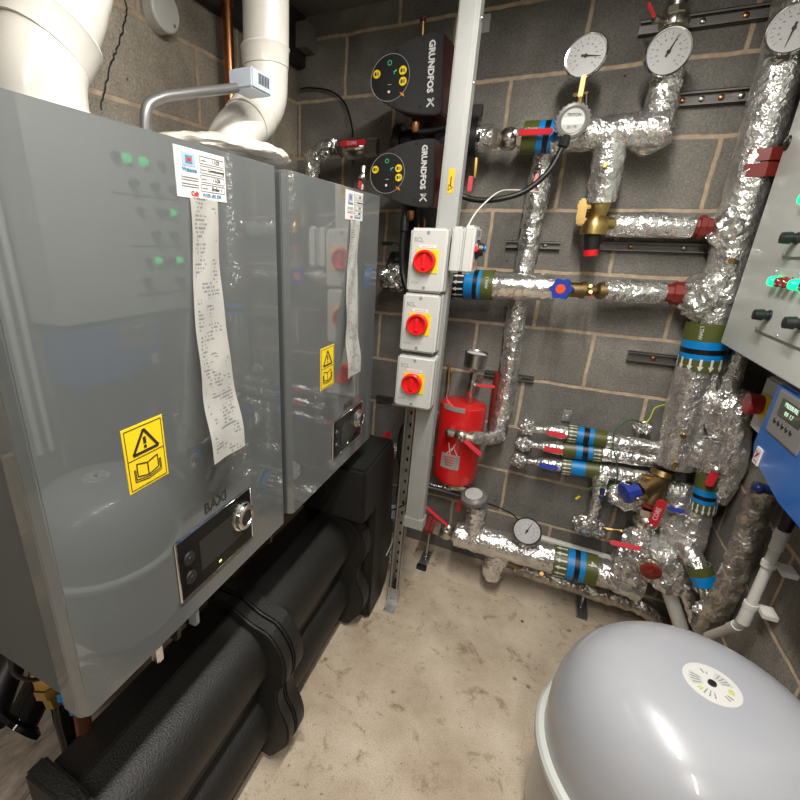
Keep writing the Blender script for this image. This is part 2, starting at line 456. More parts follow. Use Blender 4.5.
def text(name, s, mat, parent, o, ux, uy, size, ext=.0006, label=None, align='CENTER', shear=0, bold=0):
    """flat lettering: o = centre of the line, ux = reading direction, uy = up of letters (world)"""
    cu = bpy.data.curves.new(name, 'FONT'); cu.body = s; cu.size = size; cu.extrude = ext
    cu.align_x = align; cu.align_y = 'CENTER'; cu.resolution_u = 2; cu.shear = shear; cu.offset = bold
    tmp = bpy.data.objects.new('tmp', cu); COL.objects.link(tmp)
    bpy.context.view_layer.update()
    me = bpy.data.meshes.new_from_object(tmp.evaluated_get(bpy.context.evaluated_depsgraph_get()))
    bpy.data.objects.remove(tmp); bm = nb(); bm.from_mesh(me); bpy.data.meshes.remove(me)
    ux = V(ux).normalized(); uy = V(uy); uy = (uy-ux*uy.dot(ux)).normalized(); uz = ux.cross(uy)
    mt = Matrix((ux, uy, uz)).transposed().to_4x4(); mt.translation = V(o)
    bm.transform(mt)
    for f in bm.faces: f.material_index = 0
    return part(name, bm, mat, parent, label, smooth=False)
def line3(bm, a, b, wd, n, th=.0006, mi=0):
    a = V(a); b = V(b); n = V(n).normalized(); s = (b-a).cross(n).normalized()*wd/2
    return prism(bm, [a-s, b-s, b+s, a+s], n, th, mi)
def copy_tree(o, parent=None):
    c = o.copy(); COL.objects.link(c); c.parent = parent
    ROOTM[c.name] = ROOTM.get(o.name, Matrix.Identity(4))
    for ch in [k for k in o.children]: copy_tree(ch, c)
    return c
def toward(P): return (CAM-V(P)).normalized()

# ================================================================== the room
XL, XR, YF, ZC = -.915, .977, -4.2, 2.41
b = nb(); box(b, (XL-.1, YF-.1, -.1), (XR+.1, .1, 0)); struct('floor', b, screed)
b = nb(); box(b, (XL-.1, YF-.1, ZC), (XR+.1, .1, ZC+.1)); struct('ceiling', b, 'ceiling_grey')
b = nb(); box(b, (XL, 0, 0), (XR, .1, ZC)); struct('wall_back', b, wall_back_m)
b = nb(); box(b, (XL-.1, YF, 0), (XL, .1, ZC)); struct('wall_left', b, wall_left_m)
b = nb(); box(b, (XR, YF, 0), (XR+.1, .1, ZC)); struct('wall_right', b, wall_right_m)
b = nb(); box(b, (XL, YF-.1, 0), (XR, YF, ZC)); struct('wall_front', b, wall_back_m)
# dark boxed-in lintel running along the top of the left wall
b = nb(); box(b, (XL, -3.9, 2.225), (XL+.045, -.002, ZC), .004); struct('trim_1', b, 'dark_steel')
# stub of timber wall plate in the far corner
b = nb(); box(b, (XL+.047, -.1, 2.27), (XL+.1, -.002, 2.36), .004); struct('trim_2', b, 'ceiling_grey')

for i, (c, s, pw, colr) in enumerate(LIGHTS):
    L = thing('ceiling_light', ['white fluorescent batten on the ceiling above the boilers', 'white fluorescent batten added unseen behind the camera as fill light'][i], 'light', (c[0], c[1], ZC))
    bb = nb(); box(bb, (c[0]-.04, c[1]-s[1]/2-.03, ZC-.045), (c[0]+.04, c[1]+s[1]/2+.03, ZC), .006); part('body', bb, 'white_paint', L)
    bb = nb(); cyl(bb, (c[0], c[1]-s[1]/2, ZC-.058), (c[0], c[1]+s[1]/2, ZC-.058), .013, seg=12); part('tube', bb, 'lamp', L)
    ld = bpy.data.lights.new('lamp_light', 'AREA'); ld.shape = 'RECTANGLE'; ld.size = s[0]; ld.size_y = s[1]; ld.energy = pw; ld.color = colr
    lo = bpy.data.objects.new('lamp_light', ld); COL.objects.link(lo); lo.location = c; lo.parent = None

# ================================================================== boilers
FX = -.235
def boiler(i):
    yc = (-1.497, -.925)[i]; hw = .272; z0, z1 = .858, 1.646
    dl = ((-1.642, -1.568, 1.160, 1.261), (-1.044, -.965, 1.144, 1.256))[i]      # warning label y0 y1 z0 z1
    dd = ((-1.575, -1.366, .908, 1.030), (-.969, -.755, .910, 1.028))[i]         # display
    ds = ((-1.493, -1.383, 1.570, 1.637), (-.911, -.796, 1.569, 1.639))[i]       # sticker
    t = thing('wall_boiler', ['grey wall-hung boiler nearest the camera, tested paper slip on its front', 'far grey wall-hung boiler, beside the isolator switches'][i],
              'boiler', (FX-.25, yc, z0), group=None)
    y0, y1 = yc-hw, yc+hw
    bb = nb(); box(bb, (FX-.5, y0+.006, z0+.012), (FX-.045, y1-.006, z1-.003), .004); part('casing', bb, 'boiler_side', t)
    bb = nb(); ch = .010; cx = .012
    prism(bb, [(FX-.045, y0, z0), (FX-cx, y0, z0), (FX, y0+ch, z0), (FX, y1-ch, z0), (FX-cx, y1, z0), (FX-.045, y1, z0)], (0, 0, 1), z1-z0, 0, .0015)
    part('front_panel', bb, 'boiler_grey', t)
    for k in range(2):
        for z in (z1-.1, z0+.12):
            bb = nb(); cyl(bb, (FX-.5, y0+.1+.3*k, z), (XL+.012, y0+.1+.3*k, z), .02); part('wall_spacer', bb, 'strut_dark', t)
    n = (1, 0, 0)
    # display
    ya, yb, za, zb = dd
    bb = nb(); box(bb, (FX-.002, ya, za), (FX+.004, yb, zb), .0015); D = part('display_panel', bb, 'black_gloss', t, 'black glossy control display')
    bb = nb()
    for a, c in (((ya, za), (yb, za)), ((yb, za), (yb, zb)), ((yb, zb), (ya, zb)), ((ya, zb), (ya, za))):
        cyl(bb, (FX+.003, *a), (FX+.003, *c), .0022, seg=8)
    part('frame', bb, 'chrome', D)
    bb = nb(); box(bb, (FX+.003, ya+.052, za+.028), (FX+.0055, yb-.035, zb-.03), .0008); part('screen', bb, 'screen_grey', D)
    bb = nb(); kc = V((FX+.004, yb-.035, zb-.048))
    lathe(bb, kc, n, [(0, .031), (.005, .030), (.007, .027)], 36); lathe(bb, kc, n, [(.004, .027), (.014, .0255), (.016, .023), (.016, .017), (.014, .016)], 36)
    part('knob', bb, 'chrome', D)
    bb = nb(); lathe(bb, kc, n, [(.010, .0165), (.0145, .015), (.0145, 0)], 30); part('knob_cap', bb, 'black_plastic', D)
    for q in (0, 1):
        bb = nb(); lathe(bb, (FX+.004, ya+.026, za+.036+.04*q), n, [(0, .013), (.003, .012), (.003, .005), (.0045, .0045), (.0045, 0)], 24); part('button', bb, 'black_plastic', D)
    bb = nb(); box(bb, (FX+.003, ya+.100, za+.012), (FX+.0045, ya+.107, za+.016)); part('indicator_light', bb, 'led_yellow', D)
    text('brand_lettering', 'BAXI', 'ink', t, (FX+.0004, ya+.108, zb+.02), (0, 1, 0), (0, 0, 1), .029, bold=.0003)
    # warning label
    ya, yb, za, zb = dl
    bb = nb(); box(bb, (FX-.0005, ya, za), (FX+.0008, yb, zb), .0004); Lb = part('warning_label', bb, 'yellow', t, 'yellow label with warning triangle over open book')
    bb = nb(); ym = (ya+yb)/2; w_ = yb-ya; h_ = zb-za; xx = FX+.0009
    a, c, d = V((xx, ym-.3*w_, za+.56*h_)), V((xx, ym+.32*w_, za+.56*h_)), V((xx, ym, za+.90*h_))
    for p, q in ((a, c), (c, d), (d, a)): line3(bb, p, q, .0042, n)
    line3(bb, (xx, ym, za+.78*h_), (xx, ym, za+.675*h_), .005, n); cyl(bb, (xx, ym, za+.63*h_), (xx+.0006, ym, za+.63*h_), .0027, seg=10)
    m_ = .004
    R4 = [V((xx, ya+m_, za+m_)), V((xx, yb-m_, za+m_)), V((xx, yb-m_, zb-m_)), V((xx, ya+m_, zb-m_))]
    for k in range(4): line3(bb, R4[k], R4[(k+1) % 4], .0008, n)
    line3(bb, (xx, ya+m_, za+.5*h_), (xx, yb-m_, za+.5*h_), .0008, n)
    for sgn in (-1, 1):
        pg = [(0, .17), (.26, .22), (.26, .42), (0, .37)]
        for k in range(4):
            p, q = pg[k], pg[(k+1) % 4]
            line3(bb, (xx, ym+sgn*p[0]*w_, za+p[1]*h_), (xx, ym+sgn*q[0]*w_, za+q[1]*h_), .0016, n)
        for k in range(2):
            line3(bb, (xx, ym, za+(.14-.03*k)*h_), (xx, ym+sgn*(.30+.03*k)*w_, za+(.18-.03*k)*h_), .0011, n)
            line3(bb, (xx, ym+sgn*(.30+.03*k)*w_, za+(.18-.03*k)*h_), (xx, ym+sgn*(.30+.03*k)*w_, za+.34*h_), .0011, n)
    part('symbols', bb, 'ink', Lb)
    # service sticker
    ya, yb, za, zb = ds; w_ = yb-ya; h_ = zb-za
    bb = nb(); box(bb, (FX-.0005, ya, za), (FX+.0008, yb, zb), .0004); Sb = part('service_sticker', bb, 'paper', t, 'white service sticker with blue logo and hand-filled boxes')
    P = lambda a, c: V((xx, ya+a*w_, zb-c*h_))
    bb = nb(); prism(bb, [P(.13, .1), P(.38, .1), P(.38, .36), P(.13, .36)], n, .0004); part('logo', bb, 'logo_blue', Sb)
    bb = nb(); prism(bb, [P(.19, .15), P(.32, .15), P(.32, .31), P(.19, .31)], n, .0007); part('logo_square', bb, 'ink_blue', Sb)
    bb = nb(); prism(bb, [P(.215, .19), P(.295, .19), P(.295, .27), P(.215, .27)], n, .0009); part('logo_centre', bb, 'ink_red', Sb)
    text('sticker_name', 'Watsons', 'ink_blue', Sb, P(.26, .43), (0, 1, 0), (0, 0, 1), .0085, bold=.0002)
    text('sticker_call', 'Call:', 'ink_red', Sb, P(.33, .9), (0, 1, 0), (0, 0, 1), .009, bold=.0003)
    text('sticker_number', '01535 602 339', 'ink_blue', Sb, P(.68, .9), (0, 1, 0), (0, 0, 1), .0070, bold=.0001)
    bb = nb()
    for k in range(4):
        c0 = .1+.19*k
        R4 = [P(.47, c0), P(.96, c0), P(.96, c0+.145), P(.47, c0+.145)]
        for q in range(4): line3(bb, R4[q], R4[(q+1) % 4], .0007, n)
        line3(bb, P(.49, c0+.08), P(.60, c0+.08), .0012, n)
    for c0 in (.58, .63, .71, .76): line3(bb, P(.1, c0), P(.42, c0), .0012, n)
    part('sticker_boxes', bb, 'ink_grey', Sb)
    for k, s in enumerate(('11/25', 'Commissioning', '11/26', 'Boiler 1' if i == 0 else 'Boiler')):
        text('handwriting', s, 'ink', Sb, P(.79, .175+.19*k), (0, 1, 0), (0, 0, 1), .0078 if k != 1 else .0062, shear=.3)
    t.location.x += .007; t.location.z -= .004; t.rotation_euler.y = -math.radians(1)   # hung very slightly out of plumb
    return t
B1 = boiler(0); B2 = boiler(1)
def receipt(i):
    # slip hanging from under the sticker, its tail curling off the panel
    z0_, z1_, ya, yb, ya2, yb2, xo = ((1.158, 1.572, -1.469, -1.411, W(211, 443, x=FX+.04).y, W(244, 438, x=FX+.04).y, .04), (1.155, 1.57, -.880, -.822, W(347, 371, x=FX+.03).y, W(360, 366, x=FX+.03).y, .03))[i]
    bb = nb(); uvl = bb.loops.layers.uv.new('UVMap'); n = 40; rows = []
    for k in range(n+1):
        f = k/n; z = z1_+(z0_-z1_)*f; x = FX+.0022+.007-(z-.858)*.01745+xo*(f**2.2)+.002*math.sin(f*23)*f
        a = ya+(ya2-ya)*f+.0015*math.sin(f*9); c = yb+(yb2-yb)*f+.0015*math.sin(f*9+1)
        rows.append([(bb.verts.new((x+.0016*math.sin(j*1.3+f*14), a+(c-a)*j/6, z)), (j/6, 1-f)) for j in range(7)])
    for k in range(n):
        for j in range(6):
            q = (rows[k][j], rows[k][j+1], rows[k+1][j+1], rows[k+1][j])
            f = bb.faces.new([v for v, _ in q])
            for lp, (_, uv) in zip(f.loops, q): lp[uvl].uv = uv
    r = bmesh.ops.solidify(bb, geom=list(bb.faces), thickness=.0003)
    o = solo('paper_slip', bb, 'receipt_paper', ['long printed paper slip hanging down the front of the near boiler', 'long printed paper slip hanging down the front of the far boiler'][i], 'paper slip')
    return o
receipt(0); receipt(1)

# ---- flues
def make_flue(name, label, pts, r, seams):
    t = thing(name, label, 'flue pipe', pts[0])
    bb = nb(); tube(bb, smoothpts(pts, 10), r, 48); part('pipe', bb, 'flue_white', t)
    for (p, a, s) in seams:
        bb = nb(); a = V(a).normalized(); s = s*r
        lathe(bb, V(p)-a*.022, a, [(0, s*.99), (.001, s*1.03), (.036, s*1.05), (.042, s*1.09), (.047, s*1.05), (.048, s*.99)], 48)
        part('socket', bb, 'flue_white', t)
    return t
cA = W(46, 96, x=-.48)
cy = cA.y-.008
FL1 = [V((-.48, cy, 1.647)), V((-.48, cy, 1.69)), V((-.48, cy+.004, 1.74)), V((-.48, cy+.030, 1.80)), V((-.48, cy+.062, 1.86)), V((-.48, cy+.078, 1.95)), V((-.48, cy+.078, 2.409))]
make_flue('flue_pipe', 'fat white plastic flue elbow at top left, rising from the near boiler', FL1, .0635,
          [(FL1[0]+V((0, 0, .022)), (0, 0, 1), 1.0), (FL1[3]+V((0, -.004, -.012)), (.15, .62, 1), 1.03)])
a0 = W(234, 150, x=-.5); a1 = W(266, 95, x=-.5); a2 = W(266, 20, x=-.5)
FL2 = [V((a0.x, a0.y-.03, 1.70)), V((-.5, a0.y+.01, 1.755)), V((-.5, a1.y-.02, a1.z-.03)), V((-.5, a1.y+.0, a1.z+.05)), V((-.5, a2.y, a2.z)), V((-.5, a2.y, 2.409))]
make_flue('flue_pipe', 'white plastic flue elbow dropping from ceiling behind the grey sensor box', FL2, .058,
          [(FL2[1].lerp(FL2[2], .5), FL2[2]-FL2[1], 1.02), (FL2[3]+V((0, 0, .03)), (0, 0, 1), 1.0)])
# white polythene-wrapped flange lying on the boiler tops
c = W(225, 150, x=-.42)
bb = nb()
t_ = bmesh.new(); bmesh.ops.create_icosphere(t_, subdivisions=5, radius=1)
for v in t_.verts:
    k = 1+.04*noise.noise(v.co*4)+.015*noise.noise(v.co*12)
    v.co = V((v.co.x*.15, v.co.y*.17, v.co.z*.030+.003*noise.noise(v.co*7)))*k
t_.transform(Matrix.Translation((-.43, -1.17, 1.682))); merge(bb, t_)
solo('wrapped_collar', bb, 'film', 'cream polythene-wrapped collar bulging over the boiler tops', 'wrapped collar')
# drop flue base into boiler two
bb = nb(); cyl(bb, (-.5, a0.y-.04, 1.648), (-.5, a0.y-.03, 1.70), .062, seg=40)
# ---- conduit with outdoor sensor box
t = thing('sensor_box', 'small grey ventilated sensor box on a bent conduit above the near boiler', 'sensor box', W(145, 128, x=-.42))
p0 = W(145, 128, x=-.42); p0.z = 1.648
bb = nb(); tube(bb, smoothpts([p0, W(146, 112, x=-.42), W(158, 99, x=-.42), W(185, 94, x=-.42), W(236, 88, x=-.42)], 8), .0095, 16); part('conduit', bb, 'conduit_grey', t)
q0 = W(252, 86, x=-.42)
bb = nb(); box(bb, q0+V((-.03, -.045, -.016)), q0+V((.032, .032, .022)), .003); part('box', bb, 'duct_grey', t)
bb = nb()
for k in range(7): box(bb, q0+V((.0315, -.02+.006*k, -.004)), q0+V((.033, -.017+.006*k, .016)))
part('vent_slots', bb, 'ink', t)
# ---- copper pipe and round junction box on the left wall
bb = nb(); pts = [W(228, -12, x=-.86), W(228, 8, x=-.86), W(229, 120, x=-.86), W(231, 160, x=-.86)]
pts = [V((-.86, pts[1].y, 2.30)), V((-.86, pts[1].y, 2.0)), V((-.86, pts[1].y, 1.70))]
y_ = W(229, 60, x=-.86).y
bb = nb(); cyl(bb, (-.86, y_, 1.5), (-.86, y_, 2.409), .0185, seg=24)
cyl(bb, (-.86, y_, 2.24), (-.86, y_, 2.275), .022, seg=24); cyl(bb, (-.86, y_, 2.33), (-.86, y_, 2.37), .022, seg=24)
solo('copper_pipe', bb, 'copper', 'bright copper pipe running up the left wall behind the white flue', 'pipe')
c = W(160, 12, x=-.90)
t = thing('junction_box', 'round white lidded box screwed to the left wall', 'junction box', c)
bb = nb(); lathe(bb, (XL+.001, c.y, c.z), (1, 0, 0), [(0, .052), (.026, .052), (.028, .05), (.028, 0)], 40); part('base', bb, 'white_plastic', t)
bb = nb(); lathe(bb, (XL+.03, c.y, c.z), (1, 0, 0), [(0, .054), (.008, .053), (.011, .049), (.011, 0)], 40); part('lid', bb, 'white_plastic', t)
for s in (-1, 1):
    bb = nb(); lathe(bb, (XL+.04, c.y+.028*s, c.z-.028*s), (1, 0, 0), [(0, .005), (.002, .005), (.002, 0)], 10); part('screw', bb, 'ink_grey', t)
# crack in the blockwork
bb = nb(); pc = [W(125, 0, x=XL), W(127, 12, x=XL), W(123, 30, x=XL), W(117, 47, x=XL), W(111, 65, x=XL), W(104, 92, x=XL), W(101, 110, x=XL)]
pp = smoothpts(pc, 6)
pp = [p+V((.0005, rnd.uniform(-.004, .004), 0)) for p in pp]
for a, c in zip(pp, pp[1:]): line3(bb, a, c, .0035+rnd.random()*.002, (1, 0, 0), .0008)
struct('trim_3', bb, 'ink')

m_, nt_, b_ = nodes('dusty_ledge')
tc_ = nt_.nodes.new('ShaderNodeTexCoord'); mp_ = nt_.nodes.new('ShaderNodeMapping'); mp_.inputs['Scale'].default_value = (14, 3.5, 6); mp_.inputs['Rotation'].default_value = (0, 0, .5)
link(nt_, tc_.outputs['Object'], mp_.inputs[0])
n_ = tex(nt_, 'ShaderNodeTexNoise', mp_.outputs[0], Scale=2.2, Detail=8, Roughness=.7, Distortion=.8)
r_ = ramp(nt_, n_.outputs['Fac'], [(.3, (.10, .075, .055)), (.5, (.30, .25, .20)), (.7, (.48, .42, .36))])
link(nt_, r_.outputs[0], b_.inputs['Base Color']); sset(b_, 'Roughness', .85)
b = nb(); box(b, (XL, -2.7, 0), (-.60, -1.15, .24), .01); struct('trim_4', b, m_)
# ================================================================== black insulated header under the boilers
t = thing('header_insulation', 'black foam-cased twin header with ribbed flange shells below the boilers', 'pipe header', (-.45, -1.2, 0))
def arc(cx, cz, r, a0, a1, n=12): return [(cx+r*math.cos(math.radians(a0+(a1-a0)*k/n)), cz+r*math.sin(math.radians(a0+(a1-a0)*k/n))) for k in range(n+1)]
bb = nb()
def ext(bb, prof, ya, yb, bev=0): prism(bb, [(x, ya, z) for x, z in prof], (0, 1, 0), yb-ya, 0, bev)
prof = [(-.465, .525), (-.39, .525), (-.388, .519)]+arc(-.375, .392, .110, 80, -55, 18)+[(-.305, .27), (-.305, .262)]
prof += [(-.465, .262)]
ext(bb, prof, -1.72, -.66)
part('upper_shell', bb, 'black_foam', t)
bb = nb(); prof = [(-.465, .258), (-.33, .258)]+arc(-.355, .148, .094, 60, -60, 16)+[(-.37, .03), (-.465, .03)]
ext(bb, prof, -1.72, -.66)
part('lower_shell', bb, 'black_foam', t)
bb = nb(); cyl(bb, (-.39, -1.72, .529), (-.39, -.66, .529), .002, seg=6); part('seam', bb, 'black_foam', t)
CO = [(-.475, .555), (-.38, .555), (-.315, .525)]+arc(-.345, .40, .142, 55, -38, 10)+[(-.236, .275)]+arc(-.335, .15, .138, 40, -42, 9)+[(-.262, .012), (-.475, .012)]
def grow(P, s):
    cx = -.42; cz = .28; return [(cx+(x-cx)*s, max(.006, cz+(z-cz)*s)) for x, z in P]
for ya, yb, s in ((-1.265, -1.225, .985), (-1.222, -1.17, 1.0), (-1.155, -1.145, .9), (-.70, -.63, 1.0), (-1.768, -1.728, .995)):
    if s == .9: continue
    bb = nb(); ext(bb, grow(CO, s), ya, yb, .006); part('flange_shell', bb, 'black_foam', t)
# row of small dimples cast into the near faces of the shells
bb = nb()
for yy in (-1.265, -.70):
    for k in range(9):
        for q in range(3):
            a = math.radians(50-k*11); rr = .131-.016*q
            lathe(bb, (-.345+rr*math.cos(a), yy+.001, .40+rr*math.sin(a)), (0, -1, 0), [(0, .0022), (.0015, .0012), (.0015, 0)], 6)
            a = math.radians(38-k*9); rr = .127-.016*q
            lathe(bb, (-.335+rr*math.cos(a), yy+.001, .15+rr*math.sin(a)), (0, -1, 0), [(0, .0022), (.0015, .0012), (.0015, 0)], 6)
part('dimples', bb, 'pump_face', t, kind='stuff')
# end housing rising by the isolator post
bb = nb()
pr = [(-.70, .008), (-.70, .50), (-.762, .55), (-.762, .775), (-.47, .775), (-.44, .72), (-.40, .45), (-.33, .30), (-.40, .06), (-.55, .008)]
prism(bb, [(-.46, y, z) for y, z in [(-.628, .008), (-.628, .55), (-.76, .56), (-.76, .775), (-.47, .785), (-.44, .72), (-.415, .45), (-.36, .30), (-.40, .06), (-.47, .008)]], (1, 0, 0), .265, 0, .01)
part('end_housing', bb, 'black_foam', t)
bb = nb()
for k, (y, z) in enumerate(((-.70, .64), (-.70, .69))):
    lathe(bb, (-.40, -.761, .66), (0, -1, 0), [(0, .06-.02*k), (.004, .058-.02*k), (.004, .05-.02*k)], 30)
part('moulded_ring', bb, 'black_foam', t)

# pipes and fittings under the near boiler
bb = nb(); tube(bb, [W(60, 690, x=-.52), W(64, 715, x=-.52), W(74, 752, x=-.52)], .021, 20); 
P = W(52, 680, x=-.52)
t = thing('drain_pipe', 'glossy black pipe with brass union below near boiler', 'pipe', (P.x, P.y, .26))
part('pipe', bb, 'black_gloss', t)
bb = nb(); a = W(64, 715, x=-.52)-W(36, 655, x=-.52)
lathe(bb, W(36, 655, x=-.52), a, [(0, .012), (.03, .014), (.03, .022), (.07, .024), (.075, .027), (.10, .027), (.10, .022), (.14, .022)], 8); lathe(bb, W(36, 655, x=-.52), a, [(.075, .029), (.10, .03), (.102, .02)], 8)
part('union', bb, 'brass', t, 'brass union')
t = thing('drain_cock', 'small bright blue plastic tap hanging under the near boiler corner', 'tap', W(66, 700, x=-.5))
bb = nb(); cyl(bb, W(61, 692, x=-.5), W(70, 704, x=-.5), .011, .009); cyl(bb, W(70, 704, x=-.5), W(74, 711, x=-.5), .008, .010); part('body', bb, 'sky_tap', t)
bb = nb(); box(bb, W(64, 696, x=-.48)-V((.003, .013, .005)), W(64, 696, x=-.48)+V((.003, .013, .005)), .002); part('handle', bb, 'sky_tap', t)
bb = nb(); cyl(bb, W(76, 700, x=-.55), W(84, 750, x=-.55), .014); solo('waste_pipe', bb, 'waste_white', 'white plastic pipe dropping between black and copper pipes under near boiler', 'pipe')
bb = nb(); cyl(bb, W(78, 690, x=-.47), W(87, 745, x=-.47), .016); solo('copper_pipe', bb, 'copper_dark', 'dull brown copper pipe under the near boiler corner', 'pipe')
bb = nb(); tube(bb, smoothpts([W(10, 650, x=-.5), W(13, 672, x=-.5), W(30, 680, x=-.5), W(48, 676, x=-.5)], 6), .004, 10); solo('black_cable', bb, 'cable_black', 'thin black cable looping below the near boiler casing', 'cable')
bb = nb(); P = W(35, 690, x=-.62); tube(bb, smoothpts([W(55, 655, x=-.62), W(38, 690, x=-.62), W(22, 722, x=-.62)], 5), [.034]*11, 24)
lathe(bb, W(24, 720, x=-.62), W(16, 724, x=-.62)-W(34, 700, x=-.62), [(0, .038), (.006, .05), (.016, .05), (.018, .03)], 28)
solo('black_trap', bb, 'black_gloss', 'glossy black flanged condensate trap low at the left edge', 'trap')
bb = nb(); tube(bb, smoothpts([(-.72, -1.72, .45), (-.74, -1.66, .52), (-.76, -1.6, .56)], 5), .035, 20); solo('black_hose', bb, 'cable_black', 'thick matt black hose behind the condensate trap', 'hose')
# small brackets glimpsed in the gap under the boiler edge
for k, (u, v, m_) in enumerate([(157, 652, 'chrome'), (175, 630, 'black_plastic'), (194, 616, 'duct_grey'), (268, 536, 'black_plastic')]):
    P = W(u, v, x=-.30); bb = nb(); box(bb, P-V((.01, .008, .02)), P+V((.01, .008, .02)), .003)
    cyl(bb, P+V((0, 0, .02)), V((P.x, P.y, .862)), .004)
    solo('pipe_stub', bb, m_, ['shiny chrome fitting under near boiler front edge', 'black fitting under near boiler front edge', 'pale grey fitting under near boiler front edge', 'small black fitting below the gap between the boilers'][k], 'fitting')
bb = nb(); cyl(bb, (-.30, -1.70, .80), (-.30, -1.2, .80), .013); solo('gas_pipe', bb, 'strut_dark', 'slim dull pipe running under the near boiler front edge', 'pipe')
# ================================================================== isolator post: slotted strut, steel trunking, switches
t = thing('slotted_strut', 'tall slotted steel channel post standing on the floor beside the trunking', 'strut', (-.132, -.47, 0))
bb = nb(); x0, x1, ya, yb = -.156, -.115, -.49, -.449
for lo, hi in (((x0, yb-.003, .006), (x1, yb, 1.30)), ((x0, ya, .006), (x0+.0025, yb, 1.30)), ((x1-.0025, ya, .006), (x1, yb, 1.30)), ((x0, ya, .006), (x0+.010, ya+.0025, 1.30)), ((x1-.010, ya, .006), (x1, ya+.0025, 1.30))):
    box(bb, lo, hi)
for k in range(25):
    z = .05+.05*k
    cyl(bb, ((x0+x1)/2, yb-.0045, z), ((x0+x1)/2, yb-.0032, z), .0085, seg=12, mi=1)
part('channel', bb, ['galvanised', 'black_matte'], t)
bb = nb(); box(bb, (x0-.003, ya-.003, .003), (x1+.003, ya, .085), .001); box(bb, (x0-.003, ya-.055, 0), (x1+.003, ya, .004), .001)
part('foot_bracket', bb, 'galvanised', t)
for z in (.03, .065):
    bb = nb(); lathe(bb, (-.1355, ya-.003, z), (0, -1, 0), [(0, .008), (.004, .007), (.005, 0)], 6); part('bolt', bb, 'steel', t)
t = thing('steel_trunking', 'pale galvanised steel cable trunking running floor-to-ceiling behind the switches', 'trunking', (-.065, -.52, .46))
bb = nb()
prism(bb, [(-.102, -.54, .475), (-.034, -.54, .460), (-.034, -.54, 2.405), (-.092, -.54, 2.405)], (0, 1, 0), .048, 0, .0015)
part('trunking_body', bb, 'galv_pale', t)
bb = nb(); box(bb, (-.090, -.543, .475), (-.046, -.5395, 2.404), .001); part('lid', bb, 'galv_pale', t)
bb = nb(); box(bb, (-.106, -.546, .455), (-.029, -.488, .50), .002); part('end_cap', bb, 'galv_pale', t)
for z in (1.95, 2.1, .47):
    bb = nb(); lathe(bb, (-.034, -.515, z), (1, 0, 0), [(0, .006), (.003, .005), (.004, 0)], 10); part('screw', bb, 'chrome', t)
P = W(451, 181, y=-.543)
bb = nb(); box(bb, P+V((-.009, -.001, -.034)), P+V((.009, .0, .034))); L_ = part('warning_sticker', bb, 'ochre', t, 'narrow yellow warning sticker')
bb = nb(); nn = (0, -1, 0); q = P+V((0, -.0012, -.018))
tri = [q+V((-.006, 0, -.008)), q+V((-.006, 0, .008)), q+V((.007, 0, 0))]
for k in range(3): line3(bb, tri[k], tri[(k+1) % 3], .0015, nn)
line3(bb, q+V((0, 0, .004)), q+V((0, 0, .03)), .003, nn)
part('sticker_symbol', bb, 'ink', L_)

def isolator(name, label, px, w_, h_, y0):
    c = W(px[0], px[1], y=y0-.075)
    t = thing(name, label, 'isolator switch', (c.x, y0, c.z-h_/2), group=None)
    X0, X1, Z0, Z1 = c.x-w_/2, c.x+w_/2, c.z-h_/2, c.z+h_/2
    bb = nb(); box(bb, (X0, y0-.035, Z0), (X1, y0, Z1), .004); part('back_box', bb, 'iso_body', t)
    bb = nb(); box(bb, (X0-.001, y0-.075, Z0-.001), (X1+.001, y0-.037, Z1+.001), .007, seg=3)
    part('cover', bb, 'iso_body', t)
    yf = y0-.0752
    bb = nb(); box(bb, (c.x-.034, yf-.0015, c.z-.036), (c.x+.036, yf, c.z+.034), .0008); pl = part('switch_plate', bb, 'yellow', t)
    bb = nb(); kc = V((c.x-.004, yf-.001, c.z-.001))
    lathe(bb, kc, (0, -1, 0), [(0, .034), (.015, .034), (.018, .0315), (.018, .0275), (.007, .0265), (.007, 0)], 36)
    hd = nb(); box(hd, (c.x-.0105, yf-.019, c.z-.024), (c.x+.0025, yf-.009, c.z+.02), .003); merge(bb, hd)
    part('rotary_knob', bb, 'knob_red', t)
    for z in (Z1-.012, Z0+.014):
        bb = nb(); lathe(bb, (c.x-.002, yf, z), (0, -1, 0), [(0, .0052), (.0012, .0046), (.0012, .002), (.0006, 0)], 14); part('screw', bb, 'ink_grey', t)
    bb = nb(); box(bb, (c.x-.026, yf-.0006, c.z+.038), (c.x+.026, yf, c.z+.047)); part('marking_plate', bb, 'white_paint', t)
    text('brand_lettering', 'SCL', 'ink_grey', t, (X0+.027, yf, Z1-.033), (1, 0, 0), (0, 0, 1), .018)
    text('small_lettering', 'MAIN SWITCH', 'ink_grey', t, (c.x, yf-.0006, c.z+.0425), (1, 0, 0), (0, 0, 1), .0055, ext=.0003)
    text('small_lettering', 'SPN 20A', 'ink_grey', t, (X0+.024, yf, Z0+.028), (1, 0, 0), (0, 0, 1), .0065, ext=.0003)
    return t
isolator('isolator_switch', 'top white isolator of the column, red knob on yellow plate', (426.5, 261), .112, .188, -.545)
isolator('isolator_switch', 'middle white isolator of the column, red knob on yellow plate', (419, 324), .117, .187, -.545)
isolator('isolator_switch', 'bottom white isolator of the column, red knob on yellow plate', (413.5, 383), .123, .178, -.545)
